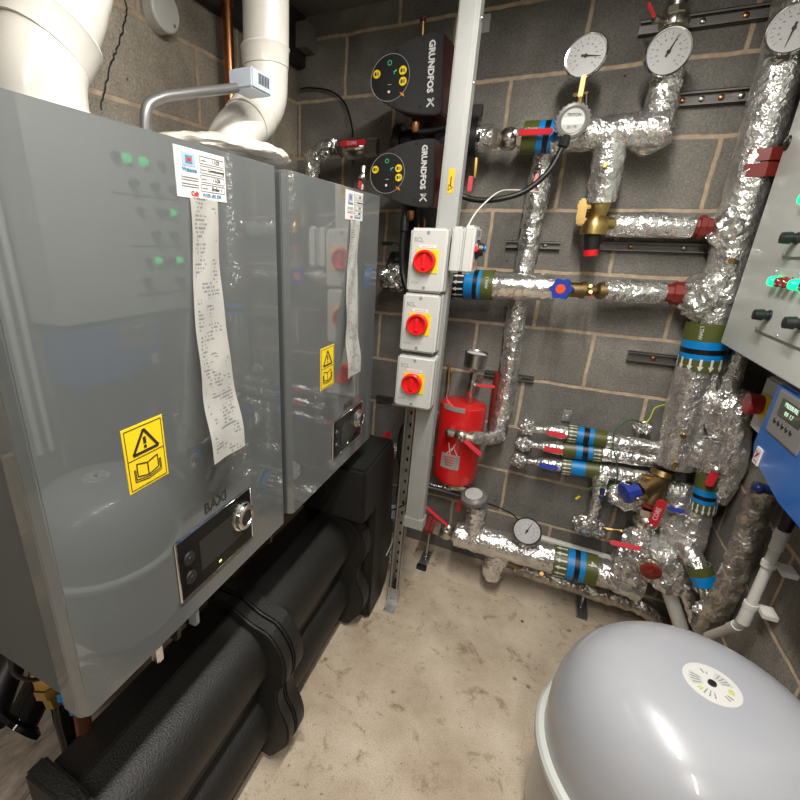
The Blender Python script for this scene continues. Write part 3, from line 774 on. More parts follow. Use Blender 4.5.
# thermostat-like box with side dial, right of the trunking
c = W(463, 250, y=-.56)
t = thing('control_switch', 'slim white control box with black side dial, right of top isolator', 'control box', (c.x, -.53, c.z-.07))
bb = nb(); box(bb, (c.x-.030, -.60, c.z-.066), (c.x+.002, -.49, c.z+.066), .006); part('back_box', bb, 'iso_body', t)
bb = nb(); box(bb, (c.x+.0035, -.605, c.z-.068), (c.x+.038, -.485, c.z+.070), .008, seg=3); part('cover', bb, 'iso_body', t)
bb = nb(); lathe(bb, (c.x+.038, -.545, c.z+.002), (1, 0, 0), [(0, .029), (.006, .028), (.008, .02), (.02, .018), (.021, 0)], 28); D = part('dial', bb, 'black_plastic', t)
bb = nb(); lathe(bb, (c.x+.040, -.580, c.z+.004), (0, -1, .1), [(0, .009), (.008, .008), (.009, 0)], 16); part('red_button', bb, 'knob_red', t)
bb = nb(); lathe(bb, (c.x+.050, -.520, c.z+.006), (1, 0, 0), [(0, .009), (.012, .008), (.012, 0)], 16); part('blue_mark', bb, 'band_blue', t)
bb = nb(); box(bb, (c.x+.038, -.578, c.z-.052), (c.x+.0388, -.560, c.z-.034)); part('red_print', bb, 'ink_red', t)
bb = nb(); box(bb, (c.x+.038, -.580, c.z+.04), (c.x+.0388, -.52, c.z+.056)); part('print', bb, 'ink_grey', t)
bb = nb(); tube(bb, smoothpts([V((c.x, -.54, c.z+.065)), W(478, 210, y=-.4), W(497, 193, y=-.3), W(512, 190, y=-.22), W(540, 192, y=-.14)], 8), .0026, 8); solo('white_cable', bb, 'cable_white', 'thin white cable rising from the side control box', 'cable')

# ================================================================== pumps
OUT = [(444, 31), (441, 112), (436, 115), (425, 115), (408, 113), (393, 108), (381, 101), (373, 92), (371, 82), (373, 70), (380, 59), (390, 50), (403, 42), (418, 36), (434, 32)]
def pump(label, dx, dy, s, upper):
    yf = -.42; C0 = W(410+dx, 76+dy, y=yf)
    ref = W(410, 76, y=yf)
    pts = [W(u, v, y=yf) for u, v in OUT]
    pts = [C0+(p-ref)*s for p in pts]
    t = thing('circulation_pump', label, 'pump', (C0.x, -.2, C0.z-.12))
    bb = nb(); prism(bb, pts, (0, 1, 0), .012, 0, .003); F = part('cover_plate', bb, 'pump_face', t, 'flat charcoal cover plate')
    bb = nb(); big = [C0+(p-C0)*1.0+V((0, .0125, 0)) for p in pts]; prism(bb, big, (.10, 1, 0), .105, 0, .004); part('motor_housing', bb, 'pump_red', t, 'dark maroon motor housing')
    dc = W(390+dx, 78+dy, y=yf-.001); n = (0, -1, 0)
    dc = C0+(W(390, 78, y=yf)-ref)*s
    R0 = .066*s
    bb = nb(); lathe(bb, dc, n, [(0, R0), (.002, R0), (.002, R0-.0014), (.0012, R0-.002)], 48); lathe(bb, dc, n, [(0, R0-.0016), (.0014, R0-.0016), (.0014, 0)], 48, 1)
    Dp = part('display_disc', bb, ['ink_grey', 'pump_disc'], t)
    pt = lambda u, v: C0+(W(u, v, y=yf)-ref)*s+V((0, -.0016, 0))
    for u, v in ((377, 74.5), (403, 70.5), (403, 81.5)):
        bb = nb(); lathe(bb, pt(u, v), n, [(0, .0125*s), (.0012, .0122*s), (.0012, 0)], 28); Yb = part('mode_sticker', bb, 'yellow', Dp)
        bb = nb(); q = pt(u, v)+V((0, -.0012, 0))
        prism(bb, [q+V((-.007, 0, -.005)), q+V((-.001, 0, -.005)), q+V((-.001, 0, .005)), q+V((-.007, 0, .005))], n, .0005)
        line3(bb, q+V((.002, 0, -.005)), q+V((.002, 0, .005)), .002, n, .0005); line3(bb, q+V((.006, 0, -.005)), q+V((.006, 0, .005)), .002, n, .0005)
        part('pictogram', bb, 'ink', Dp)
    bb = nb(); q = pt(402, 94); prism(bb, [q+V((-.008, 0, .006)), q+V((-.003, 0, -.002)), q+V((.008, 0, -.009)), q+V((.006, 0, 0))], n, .001); part('orange_sticker', bb, 'orange', Dp)
    bb = nb(); q = pt(390, 63); lathe(bb, q, n, [(0, .007*s), (.0008, .007*s), (.0008, .0055*s), (0, .0055*s)], 20)
    q = pt(394, 72); line3(bb, q, q+V((.010, 0, .004)), .003, n, .0008); line3(bb, q+V((0, 0, -.004)), q+V((.003, 0, -.004)), .003, n, .0008)
    part('status_lights', bb, 'led_dim', Dp)
    bb = nb(); q = pt(389, 92); lathe(bb, q, n, [(0, .004), (.0008, .004), (.0008, 0)], 14); q = pt(388, 85); line3(bb, q, q+V((.012, 0, 0)), .0012, n, .0006)
    part('pictogram', bb, 'white_paint', Dp)
    for u, v in ((423, 39.5), (397, 50.5), (373, 82), (394, 105), (420, 107)):
        bb = nb(); lathe(bb, pt(u, v)+V((0, .0014, 0)), n, [(0, .0055), (.0006, .0055), (.0006, .0032), (-.001, 0)], 14); part('screw_recess', bb, 'black_matte', F)
    top = pt(432.5, 38)+V((0, .001, 0)); bot = pt(429.5, 94.5)+V((0, .001, 0))
    dn = (bot-top); size = .029*s
    text('brand_lettering', 'GRUNDFOS', 'white_paint', F, (top+bot)/2, dn, (1, 0, -.02), .0262*s, bold=.0010)
    q = pt(430.5, 103)+V((0, .001, 0)); bb = nb()
    for a, c_ in (((-.010, .012), (.012, -.010)), ((-.012, -.010), (.010, .012)), ((-.003, .012), (.0, .004)), ((.004, .013), (.010, .010))):
        line3(bb, q+V((a[0], 0, a[1])), q+V((c_[0], 0, c_[1])), .0045, n)
    part('brand_mark', bb, 'white_paint', F)
    # wet end behind the head: cast volute with flanges on the pipe axis
    if upper: ax0, ax1, yy, zz = -.375, -.065, -.16, W(400, 143, y=-.16).z
    else: ax0, ax1, yy, zz = -.36, -.09, -.16, W(395, 268, y=-.16).z
    bb = nb(); lump(bb, ((ax0+ax1)/2, yy, zz), (.10, .075, .085), .06, 3, seed=3)
    cyl(bb, (ax0+.03, yy, zz), (ax1-.03, yy, zz), .045, seg=28)
    hz = C0.z-.02 if upper else C0.z
    cyl(bb, ((ax0+ax1)/2, yy, zz), ((ax0+ax1)/2-.01, -.30, hz+.02), .065, .075, seg=28)
    part('pump_volute', bb, 'cast_black', t)
    for xa in (ax0, ax1-.03):
        bb = nb(); cyl(bb, (xa, yy, zz), (xa+.03, yy, zz), .068, seg=32, bev=.003)
        cyl(bb, (xa-.012, yy, zz), (xa+.042, yy, zz), .04, seg=24)
        fl = part('flange', bb, 'cast_black', t)
        for k in range(4):
            a = PI/4+k*PI/2; bb = nb(); lathe(bb, (xa-.010, yy+.054*math.cos(a), zz+.054*math.sin(a)), (1, 0, 0), [(0, 0), (0, .009), (.05, .009), (.05, 0)], 6); part('flange_bolt', bb, 'steel', fl)
    bb = nb(); P = pt(410, 118) if upper else pt(404, 219)
    P = pt(412, 117)+V((0, .05, -.005)); lathe(bb, P, (0, 0, -1), [(0, .013), (.02, .013), (.03, .009), (.035, 0)], 16); part('cable_gland', bb, 'copper', t)
    return t
pump('upper circulation pump, charcoal face with yellow dots, lettering running down', 0, 0, 1, True)
pump('lower circulation pump, charcoal face half below the pipe line, near far boiler', -5, 97.5, .95, False)
bb = nb(); tube(bb, smoothpts([W(413, 123, y=-.36), W(418, 131, y=-.36), W(430, 131, y=-.36), W(450, 126, y=-.36), W(464, 120, y=-.34)], 7), .012, 16); solo('flexible_conduit', bb, 'cable_black', 'black conduit between the two pumps behind trunking', 'conduit')
bb = nb(); tube(bb, smoothpts([W(405, 212, y=-.36), W(404, 225, y=-.36), W(402, 250, y=-.36), W(403, 275, y=-.36), W(410, 300, y=-.38), W(418, 330, y=-.42)], 7), .011, 16)
lathe(bb, W(405, 216, y=-.36), (0, 0, -1), [(0, .014), (.02, .016), (.05, .016), (.055, .012)], 16)
solo('flexible_conduit', bb, 'cable_black', 'black conduit hanging under lower pump left of top isolator', 'conduit')
for k, (u, v0, v1) in enumerate([(418.5, 205, 232), (424, 207, 234)]):
    bb = nb(); cyl(bb, W(u+1, v0, y=-.30), W(u-1, v1+20, y=-.30), .0045, seg=10); solo('copper_tail', bb, 'copper_dark', ['left of two slim copper tubes just above the top isolator', 'right of two slim copper tubes just above the top isolator'][k], 'pipe')
P = W(422, 36, y=-.33)
t = thing('air_vent', 'small brass vent with dark cap peeping above the upper pump', 'vent', P)
bb = nb(); cyl(bb, W(422.5, 38, y=-.33), W(423, 22, y=-.33), .007, seg=12); part('stem', bb, 'brass', t)
bb = nb(); cyl(bb, W(423, 22, y=-.33), W(423, 17.5, y=-.33), .010, seg=12, bev=.001); part('cap', bb, 'pump_red', t)

# ================================================================== pipework on the back wall
def foil_pipe(label, pts, wpx, name='insulated_pipe', mat='foil', amp=.0025, sm=6, group=None, seg=36, k=1.0):
    """pts: (u, v, y) centre line, wpx width in photo pixels (number or list)"""
    P = [W(u, v, y=y) for u, v, y in pts]
    ws = wpx if isinstance(wpx, list) else [wpx]*len(P)
    R_ = [.5*w_*mpp(p)*k*.97 for w_, p in zip(ws, P)]
    Q = smoothpts(P, sm) if len(P) > 2 else P
    if len(P) > 2:
        rr = []
        for i in range(len(P)-1): rr += [R_[i]+(R_[i+1]-R_[i])*j/sm for j in range(sm)]
        rr.append(R_[-1])
    else: rr = R_
    bb = nb(); tube(bb, Q, rr, seg, 0, amp, 38, True, .006, seed=len(label))
    return solo(name, bb, mat, label, 'pipe', group)
def nutseg(bb, a, c, r, prof=None, seg=8, mi=0):
    a = V(a); c = V(c); L = (c-a).length
    lathe(bb, a, c-a, [(t_*L, q*r) for t_, q in prof], seg, mi)
def union(label, p0, p1, wpx):
    a = W(*p0[:2], y=p0[2]); c = W(*p1[:2], y=p1[2]); r = .5*wpx*mpp(a)
    if RUN[0] is not None:
        bb = nb()
        if wpx > 40: nutseg(bb, a, c, r, [(0, 0), (0, .98), (.44, 1), (.44, .9), (.52, .9), (.52, 1.02), (1, 1.0), (1, 0)], 8)
        else: nutseg(bb, a, c, r, [(0, 0), (0, .8), (.28, .85), (.28, .98), (.32, 1.06), (.62, 1.06), (.66, .98), (.66, .8), (1, .8), (1, 0)], 8)
        return part('pipe_union', bb, 'union_red', RUN[0], 'dark red union')
    t = thing('pipe_union', label, 'pipe union', (a+c)/2-V((0, 0, r)))
    bb = nb(); nutseg(bb, a, c, r, [(0, 0), (0, .8), (.3, .85), (.3, 0)], 8); part('body', bb, 'union_red', t)
    bb = nb(); nutseg(bb, a, c, r, [(.28, 0), (.28, .98), (.32, 1.06), (.62, 1.06), (.66, .98), (.66, 0)], 8); part('nut', bb, 'union_red', t)
    bb = nb(); nutseg(bb, a, c, r, [(.64, 0), (.64, .8), (1, .8), (1, 0)], 8); part('tail', bb, 'union_red', t)
    return t
def marker(label, p0, p1, wpx, zones, arrows, tip=1, txt=None, cls='identification_band'):
    """zones: [(t0,t1,mi)], arrows: (t0,t1) range with white arrows; mi 0 olive 1 blue 2 black 3 white"""
    a = W(*p0[:2], y=p0[2]); c = W(*p1[:2], y=p1[2]); r = .5*wpx*mpp((a+c)/2)*1.0
    L = (c-a).length; ax = (c-a)/L
    prof = [(0, r*.9)]; mis = []
    for t0, t1, m_ in zones: prof += [(t0*L, r), (t1*L, r)]; mis += [m_, m_]
    prof.append((L, r*.9)); mis.append(zones[-1][2])
    bb = nb(); lathe(bb, a, ax, prof, 40, 0, mis=mis)
    t = part('marker_band', bb, ['band_olive', 'band_blue', 'band_black'], RUN[0], 'olive and blue marker band')
    x, y, _ = frame(ax); bb = nb(); n = 14
    if arrows:
        for k in range(n):
            th = 2*PI*(k+.5)/n; d = x*math.cos(th)+y*math.sin(th); s = ax.cross(d)
            t0, t1 = arrows; A = a+ax*L*t0+d*(r+.0002); B = a+ax*L*t1+d*(r+.0002)
            if tip < 0: A, B = B, A
            u_ = (B-A).normalized(); w_ = r*.11; hl = (B-A).length
            prism(bb, [A-s*w_*.5, A+s*w_*.5, A+u_*hl*.6+s*w_*.5, A+u_*hl*.6+s*w_*1.25, B, A+u_*hl*.6-s*w_*1.25, A+u_*hl*.6-s*w_*.5], d, .0006)
        part('flow_arrows', bb, 'white_paint', t)
    if txt:
        tc = txt[1]; ang = txt[2] if len(txt) > 2 else 0
        q0 = a+ax*L*tc; d = toward(q0); d = (d-ax*d.dot(ax)).normalized(); s = ax.cross(d)
        d = (d*math.cos(ang)+s*math.sin(ang)); q = q0+d*(r+.0006); 
        ux = ax if not (len(txt) > 3 and txt[3]) else ax.cross(d)
        uy = d.cross(ux)
        text('band_lettering', txt[0], 'white_paint', t, q, ux, uy, txt[4] if len(txt) > 4 else r*.42)
    return t
def lever(bb_parent, P, Q, wid=.017, th=.005, mat='lever_red', txt=None, upn=None, label=None):
    """flat plastic-dipped handle from pivot P to tip Q"""
    P = V(P); Q = V(Q); n = V(upn).normalized() if upn else toward(P)
    a = (Q-P).normalized(); n = (n-a*n.dot(a)).normalized(); s = a.cross(n)
    bb = nb(); L = (Q-P).length
    o = [P-s*wid*.42, P-s*wid*.5+a*L*.25, Q-s*wid*.5-a*wid*.25, Q-s*wid*.25, Q+s*wid*.25, Q+s*wid*.5-a*wid*.25, P+s*wid*.5+a*L*.25, P+s*wid*.42]
    prism(bb, o, n, th, 0, min(th*.35, .0018))
    h = part('lever', bb, mat, bb_parent, label)
    if txt:
        ux = a if a.x > -.2 else -a
        text('lever_lettering', txt, 'white_paint', h, (P+Q)/2+n*(th+.0003), ux, n.cross(ux), wid*.75)
    return h
def ball_valve(label, p0, p1, wpx, piv, tip, lw=.017, mat='nickel', lmat='lever_red', txt=None, upn=None):
    a = W(*p0[:2], y=p0[2]); c = W(*p1[:2], y=p1[2]); r = .5*wpx*mpp(a)
    t = thing('ball_valve', label, 'valve', (a+c)/2-V((0, 0, r)))
    bb = nb(); nutseg(bb, a, c, r, [(0, 0), (0, .85), (.22, .88), (.22, .7), (.28, .7), (.36, .95), (.5, 1.02), (.64, .95), (.72, .7), (.78, .7), (.78, .88), (1, .85), (1, 0)], 8)
    nutseg(bb, a, c, r, [(.26, .66), (.36, .93), (.5, 1.0), (.64, .93), (.74, .66)], 28)
    part('valve_body', bb, mat, t)
    P = W(*piv[:2], y=piv[2]); Q = W(*tip[:2], y=tip[2])
    bb = nb(); m_ = (a+c)/2; cyl(bb, m_, P+(P-m_).normalized()*.006, .008, seg=14); lathe(bb, P, (P-m_), [(-.001, .012), (.007, .011), (.009, .006), (.009, 0)], 6); part('stem', bb, 'steel', t)
    lever(t, P, Q, lw, .0055, lmat, txt, upn)
    return t
def gauge(label, u, v, y, wpx, nrm, back=.02, mat='chrome', ang=60, stemto=None, cat='gauge', drawn=True):
    P = W(u, v, y=y); n = V(nrm).normalized(); R_ = .5*wpx*mpp(P)
    t = thing('dial_gauge', label, cat, P-V((0, 0, R_)))
    bb = nb(); lathe(bb, P, n, [(-back, 0), (-back, R_*.93), (-.004, R_*.96), (0, R_), (.004, R_), (.007, R_*.96), (.006, R_*.9), (.003, R_*.89)], 48); part('case', bb, mat, t)
    bb = nb(); lathe(bb, P, n, [(.0015, R_*.91), (.003, R_*.91), (.003, 0)], 48); D = part('dial', bb, 'dial_face', t)
    x, yv, _ = frame(n); bb = nb(); c = P+n*.0032
    for k in range(21):
        a = math.radians(-135+270*k/20); d = yv*math.cos(a)+x*math.sin(a); r0 = .70 if k % 2 else .64
        line3(bb, c+d*R_*r0, c+d*R_*.79, R_*(.022 if k % 2 else .035), n, .0003)
    for k in range(11):
        a = math.radians(-135+27*k); d = yv*math.cos(a)+x*math.sin(a); line3(bb, c+d*R_*.5-x*R_*.045, c+d*R_*.5+x*R_*.045, R_*.07, n, .0003)
    part('graduations', bb, 'ink_grey', D)
    bb = nb(); a = math.radians(ang); d = yv*math.cos(a)+x*math.sin(a); s = n.cross(d)
    c = P+n*.0045; prism(bb, [c-d*R_*.22-s*R_*.05, c+d*R_*.72-s*R_*.008, c+d*R_*.72+s*R_*.008, c-d*R_*.22+s*R_*.05], n, .0008); lathe(bb, c, n, [(0, R_*.09), (.002, R_*.08), (.002, 0)], 20)
    part('needle', bb, 'ink', t)
    bb = nb(); lathe(bb, P, n, [(.0068, R_*.92), (.0074, R_*.92), (.0074, 0)], 40); part('glass', bb, 'clear_glass', t)
    if stemto:
        Q = W(*stemto[:2], y=stemto[2]); bb = nb(); b0 = P-n*(back-.004)
        cyl(bb, b0, Q, .007, seg=14); lathe(bb, b0.lerp(Q, .35), Q-b0, [(0, .011), (.012, .011)], 6); part('stem', bb, stemto[3] if len(stemto) > 3 else 'brass', t)
    return t
def strut_rail(label, p0, p1, h=.030, n_bolt=2, x=None, y=-.021):
    a = W(*p0, y=y); c = W(*p1, y=y); z = (a.z+c.z)/2
    t = thing('wall_rail', label, 'mounting rail', ((a.x+c.x)/2, -.01, z-h/2))
    bb = nb()
    for lo, hi in (((a.x, -.003, z-h/2), (c.x, 0, z+h/2)), ((a.x, y, z-h/2), (c.x, 0, z-h/2+.002)), ((a.x, y, z+h/2-.002), (c.x, 0, z+h/2)), ((a.x, y, z-h/2), (c.x, y+.002, z-h/2+.007)), ((a.x, y, z+h/2-.007), (c.x, y+.002, z+h/2))): box(bb, lo, hi)
    part('channel', bb, 'strut_dark', t)
    for k in range(n_bolt):
        f = (k+.6)/(n_bolt+.2); bb = nb(); lathe(bb, (a.x+(c.x-a.x)*f, -.003, z), (0, -1, 0), [(0, .0085), (.006, .008), (.008, .005), (.008, 0)], 12); part('bolt', bb, 'copper' if k % 2 == 0 else 'steel', t)
    return t
strut_rail('short wall rail crossing behind slim foil pipe, above mid-height', (506, 243), (560, 247))
strut_rail('short wall rail behind the slim foil pipe level with red vessel gauge', (484, 374), (534, 380), .026)
strut_rail('empty short wall rail just left of the tall foil riser', (628, 355), (681, 363), .040, 1)
strut_rail('long wall rail directly under the upper foil-wrapped branch', (601, 245), (719, 250), .034)
strut_rail('long wall rail between the two upper dial gauges', (672, 101), (756, 92), .042, 4)
strut_rail('uppermost long wall rail behind the steel valve', (640, 27), (775, 10), .040, 3)
strut_rail('small wall rail between far boiler and bottom isolator', (376, 399), (392, 401), .03, 1)
bb = nb(); P = W(567, 416, y=-.015); box(bb, P-V((.017, 0, .026)), P+V((.017, .014, .026)), .002); lathe(bb, P+V((0, 0, -.004)), (0, -1, 0), [(0, .009), (.008, .008), (.008, 0)], 6)
solo('wall_clip', bb, 'galvanised', 'small empty galvanised clip on wall above banded branches', 'bracket')
bb = nb(); P = W(486, 23, y=-.003); box(bb, P-V((.014, 0, .028)), P+V((.014, .002, .028)), .0008); solo('wall_tag', bb, 'panel_grey', 'small pale paper tag stuck high on wall right of trunking', 'tag')
bb = nb(); P = W(477, 110, y=-.03); box(bb, P-V((.018, 0, .020)), P+V((.018, .029, .020)), .002); solo('wall_bracket', bb, 'dark_steel', 'small black bracket on wall beside the trunking', 'bracket')

# --- tall riser at the right
run('tall fat foil-wrapped riser with olive and blue band at the right', W(674, 464, y=-.085)-V((0, 0, .02)))
foil_pipe('tall fat foil-wrapped riser reaching the ceiling at the right', [(801, -10, -.085), (774, 90, -.085), (740, 215, -.085), (722, 288, -.085), (708, 332, -.085)], [42, 40, 37, 36, 35], amp=.003)
union('dark red union on the tall riser beside control panel', (764, 151, -.085), (756, 179, -.085), 44)
marker('large olive and blue band with downward arrows on the tall riser', (710, 322, -.085), (699, 369, -.085), 38, [(0, .36, 0), (.36, .52, 1), (.52, .63, 2), (.63, .74, 1), (.74, 1, 0)], (.72, .97), 1, ('LTHW', .18, .25, False, .016))
foil_pipe('smooth foil riser section below the large olive and blue band', [(698, 366, -.085), (674, 464, -.085)], [37, 38], amp=.002)
lumps = []
def foil_lump(label, u, v, y, wpx, hpx, seed=0, amp=.3, dep=None, name='foil_wrap', mat='foil', axis=None):
    P = W(u, v, y=y); m_ = mpp(P)
    bb = nb(); lump(bb, P, (.5*wpx*m_, (dep or .5*min(wpx, hpx)*m_), .5*hpx*m_), amp, 4, seed=seed, axis=axis)
    return solo(name, bb, mat, label, 'foil wrap')
foil_lump('crumpled foil tee wrap on riser beside the upper red union', 730, 228, -.095, 34, 44, 3)
foil_lump('crumpled foil tee wrap on riser beside the lower red union', 707, 296, -.095, 44, 46, 5)
bb = nb(); cyl(bb, W(738, 262, y=-.13), W(733, 261, y=-.18), .006, seg=8); cyl(bb, W(733, 261, y=-.18), W(731, 261, y=-.19), .009, seg=8); part('test_point', bb, 'brass', RUN[0])
for k, (u, v) in enumerate(((684, 436), (676, 464))):
    bb = nb(); cyl(bb, W(u, v, y=-.14), W(u-1, v, y=-.175), .006, seg=10); lathe(bb, W(u-1, v, y=-.175), (.1, -1, .1), [(0, .011), (.008, .010), (.008, 0)], 6)
    if k: cyl(bb, W(u-1, v, y=-.18), W(u-3, v+6, y=-.18), .0055, seg=8)
    solo('test_point', bb, 'brass', ['small brass test plug midway down the lower riser', 'brass drain plug at the riser foot above the brass strainer'][k], 'test point')

endrun()
# --- upper branch with reducing valve
run('upper foil-wrapped branch from the brass reducing valve to the riser', W(607, 238, y=-.09))
foil_pipe('upper foil-wrapped branch running right from the brass reducing valve', [(607, 225, -.09), (650, 225, -.09), (693, 227, -.09)], [24, 26, 24], amp=.0025)
union('upper dark red union joining branch to riser', (693, 227, -.09), (711, 227, -.09), 21)
endrun()
P = W(596, 215, y=-.13)
t = thing('pressure_valve', 'brass pressure-reducing valve with black barrel hanging from foil pipe', 'valve', W(592, 250, y=-.13))
bb = nb(); lathe(bb, W(601, 200, y=-.13), (-.03, 0, -1), [(0, .03), (.012, .034), (.03, .03), (.05, .026), (.07, .04), (.085, .042), (.11, .042), (.115, .02)], 24)
a = W(601, 222, y=-.13); cyl(bb, a, W(612, 225, y=-.11), .022, .024, seg=20); 
box(bb, W(583, 205, y=-.13)-V((.014, .022, .055)), W(583, 205, y=-.13)+V((.014, .022, .02)), .006)
box(bb, W(592, 222, y=-.13)-V((.05, .02, .012)), W(592, 222, y=-.13)+V((.03, .02, .012)), .005); box(bb, W(592, 206, y=-.13)-V((.045, .018, .010)), W(592, 206, y=-.13)+V((.03, .018, .010)), .004)
part('valve_body', bb, 'brass', t)
bb = nb(); cyl(bb, W(593, 230, y=-.13), W(591, 250, y=-.13), .028, .024, seg=28, bev=.002); part('barrel', bb, 'black_plastic', t)
bb = nb(); cyl(bb, W(591, 249.5, y=-.13), W(590.5, 256, y=-.13), .023, .022, seg=28, bev=.001); part('adjuster', bb, 'knob_red', t)
run('short foil drop from fat top pipe to the brass reducing valve', W(600, 202, y=-.13))
foil_pipe('short foil drop from fat elbow pipe to the brass reducing valve', [(610, 138, -.15), (608, 160, -.145), (600, 202, -.13)], [30, 31, 29], amp=.004)
bb = nb(); P = W(605, 166, y=-.20); lathe(bb, P, (-.1, -1, 0), [(-.01, .009), (.006, .009), (.007, .006), (.012, .006), (.012, 0)], 6); solo('test_point', bb, 'brass', 'small brass test plug on the foil drop above reducing valve', 'test point')
endrun()
# --- top line
run('fat foil-wrapped top pipe with upstand behind the centre dial gauge', W(605, 148, y=-.15))
marker('olive and blue band behind a red lever on the top pipe', (523, 138, -.15), (557, 137, -.15), 30, [(0, .45, 0), (.45, .62, 1), (.62, .78, 2), (.78, 1, 1)], None, 1, ('LTHW', .25, -.5, False, .014))
foil_pipe('fat foil-wrapped top pipe between the grey round cap and its elbow', [(550, 142, -.15), (575, 136, -.15), (640, 130, -.15), (664, 128, -.15), (668, 127, -.15)], [30, 31, 34, 35, 20], amp=.004, sm=4)
foil_pipe('foil-wrapped upstand rising behind the centre dial gauge', [(655, 130, -.13), (659, 110, -.13), (667, 75, -.13), (674, 52, -.12)], [34, 30, 28, 26], amp=.0045)
foil_pipe('bare smooth foil offset tucked behind the fat top pipe', [(632, 146, -.10), (645, 149, -.10), (668, 136, -.10)], [10, 14, 16], mat='foil_smooth', amp=.001)
foil_pipe('thin foil pipe standing just right of the centre upstand', [(672, 110, -.07), (679, 60, -.07)], [10, 10], amp=.002)
endrun()
ball_valve('steel ball valve at the very top above the centre dial gauge', (671, 38, -.12), (677, 8, -.12), 26, (656, 20, -.17), (648, 2, -.19), .008, 'nickel', 'lever_red')
foil_pipe('steel pipe leaving the top edge above the steel valve', [(677, 9, -.12), (681, -30, -.12)], [18, 18], mat='steel', amp=0, seg=24, name='steel_pipe')
foil_pipe('short foil-wrapped stub immediately right of the trunking at pump height', [(450, 136, -.16), (476, 138, -.155), (493, 139, -.155)], [26, 27, 26], amp=.0025)
ball_valve('ball valve with long red lever in front of top olive band', (491, 139, -.155), (527, 139, -.155), 21, (516, 133, -.22), (553, 131, -.23), .019, txt='BALLOFIX' and None)
t = thing('ribbed_cap', 'grey ribbed round sensor head with pale label and black hose below', 'sensor head', W(572, 121, y=-.26))
P = W(572.5, 121, y=-.27); n = (toward(P)*.8+V((.15, -.4, 0))).normalized()
bb = nb(); lathe(bb, P, n, [(-.03, .03), (-.02, .046), (0, .049), (.008, .047), (.010, .040), (.008, .037), (.008, 0)], 48)
x, yv, a_ = frame(n)
for k in range(22):
    a = 2*PI*k/22; d = x*math.cos(a)+yv*math.sin(a); cyl(bb, P+d*.047-a_*.018, P+d*.047+a_*.005, .0045, seg=8)
part('cap', bb, 'cap_grey', t)
bb = nb(); lathe(bb, P, n, [(.0085, .033), (.0095, .033), (.0095, 0)], 36); Lb = part('label', bb, 'plate_grey', t)
bb = nb(); prism(bb, [P+a_*.0096+x*(.031*math.cos(q))+yv*(.031*math.sin(q)) for q in [math.radians(d_) for d_ in (-18, 0, 18, 162, 180, 198)]], n, .0003); part('label_stripe', bb, 'white_paint', t)
text('label_lettering', 'TRITON', 'ink', t, P+a_*.0102+yv*.016, x if x.x > 0 else -x, yv, .011)
text('label_lettering', '32 / 75', 'ink', t, P+a_*.0102-yv*.017, x if x.x > 0 else -x, yv, .010)
bb = nb(); cyl(bb, W(573, 135, y=-.25), W(556, 137, y=-.17), .02, seg=20); part('neck', bb, 'steel', t)
bb = nb(); tube(bb, smoothpts([W(566, 137, y=-.27), W(561, 150, y=-.27), W(548, 172, y=-.28), W(525, 191, y=-.29), W(500, 199, y=-.30), W(478, 200, y=-.30), W(462, 196, y=-.30), W(450, 188, y=-.32), W(444, 180, y=-.34)], 8), .0095, 16)
lathe(bb, W(567, 135, y=-.27), W(562, 148, y=-.27)-W(567, 135, y=-.27), [(0, .012), (.02, .016), (.032, .016), (.036, .011)], 8)
solo('flexible_conduit', bb, 'cable_black', 'glossy black conduit sagging from ribbed sensor head to trunking', 'conduit')
# gauges
gauge('steel-rimmed pressure gauge on yellow stem above ribbed sensor head', 586, 56, -.22, 39, (-.22, -1, .0), .02, 'chrome', 100, (581, 104, -.22, 'brass'))
gauge('dial gauge in front of the centre foil upstand, needle up right', 668, 52, -.20, 42, (.25, -1, -.1), .02, 'chrome', 22, (668, 62, -.10, 'brass'))
gauge('dial gauge cut by right edge of the picture, on tall riser', 794, 28, -.19, 44, (-.2, -1, -.1), .02, 'chrome', 190, (796, 20, -.10, 'brass'))
t = thing('gauge_cock', 'small yellow-handled cock between pressure gauge and ribbed cap', 'valve', W(579, 100, y=-.23))
bb = nb(); cyl(bb, W(583, 78, y=-.225), W(579, 107, y=-.225), .0085, seg=10); cyl(bb, W(573, 95, y=-.23), W(588, 93, y=-.23), .005, seg=8); part('valve_body', bb, 'brass', t)
bb = nb(); box(bb, W(582, 86, y=-.235)-V((.007, .003, .03)), W(582, 86, y=-.235)+V((.007, .003, .03)), .002); part('tag', bb, 'ochre', t)
bb = nb(); cyl(bb, W(586.5, 94, y=-.235), W(586, 108, y=-.235), .0065, seg=12); part('tube', bb, 'black_plastic', t)

# --- slim vertical pipe
run('slim foil-wrapped pipe dropping down the wall past the middle pipe', W(494, 440, y=-.07))
foil_pipe('slim foil-wrapped pipe dropping from top line past mid pipe', [(545, 150, -.08), (540, 176, -.055), (530, 240, -.055), (518, 300, -.055), (511, 360, -.055), (505, 402, -.055), (498, 427, -.06), (494, 437, -.07)], [17, 23, 21, 20, 19, 18, 17, 12], amp=.004)
foil_pipe('short foil elbow linking slim pipe to the red vessel valve', [(503, 436, -.075), (496, 437, -.10), (486, 438.5, -.20), (471, 437, -.27)], [10, 15, 14, 13], amp=.003)
endrun()
foil_pipe('slim dark red pipe half hidden behind the slim foil pipe', [(499, 372, -.025), (492, 425, -.025)], [9, 9], mat='union_red', amp=0, seg=20, name='red_pipe')
ball_valve('little ball valve with short red lever hanging on slim pipe', (541, 158, -.085), (537, 178, -.085), 8, (538, 172, -.11), (532, 193, -.125), .012)
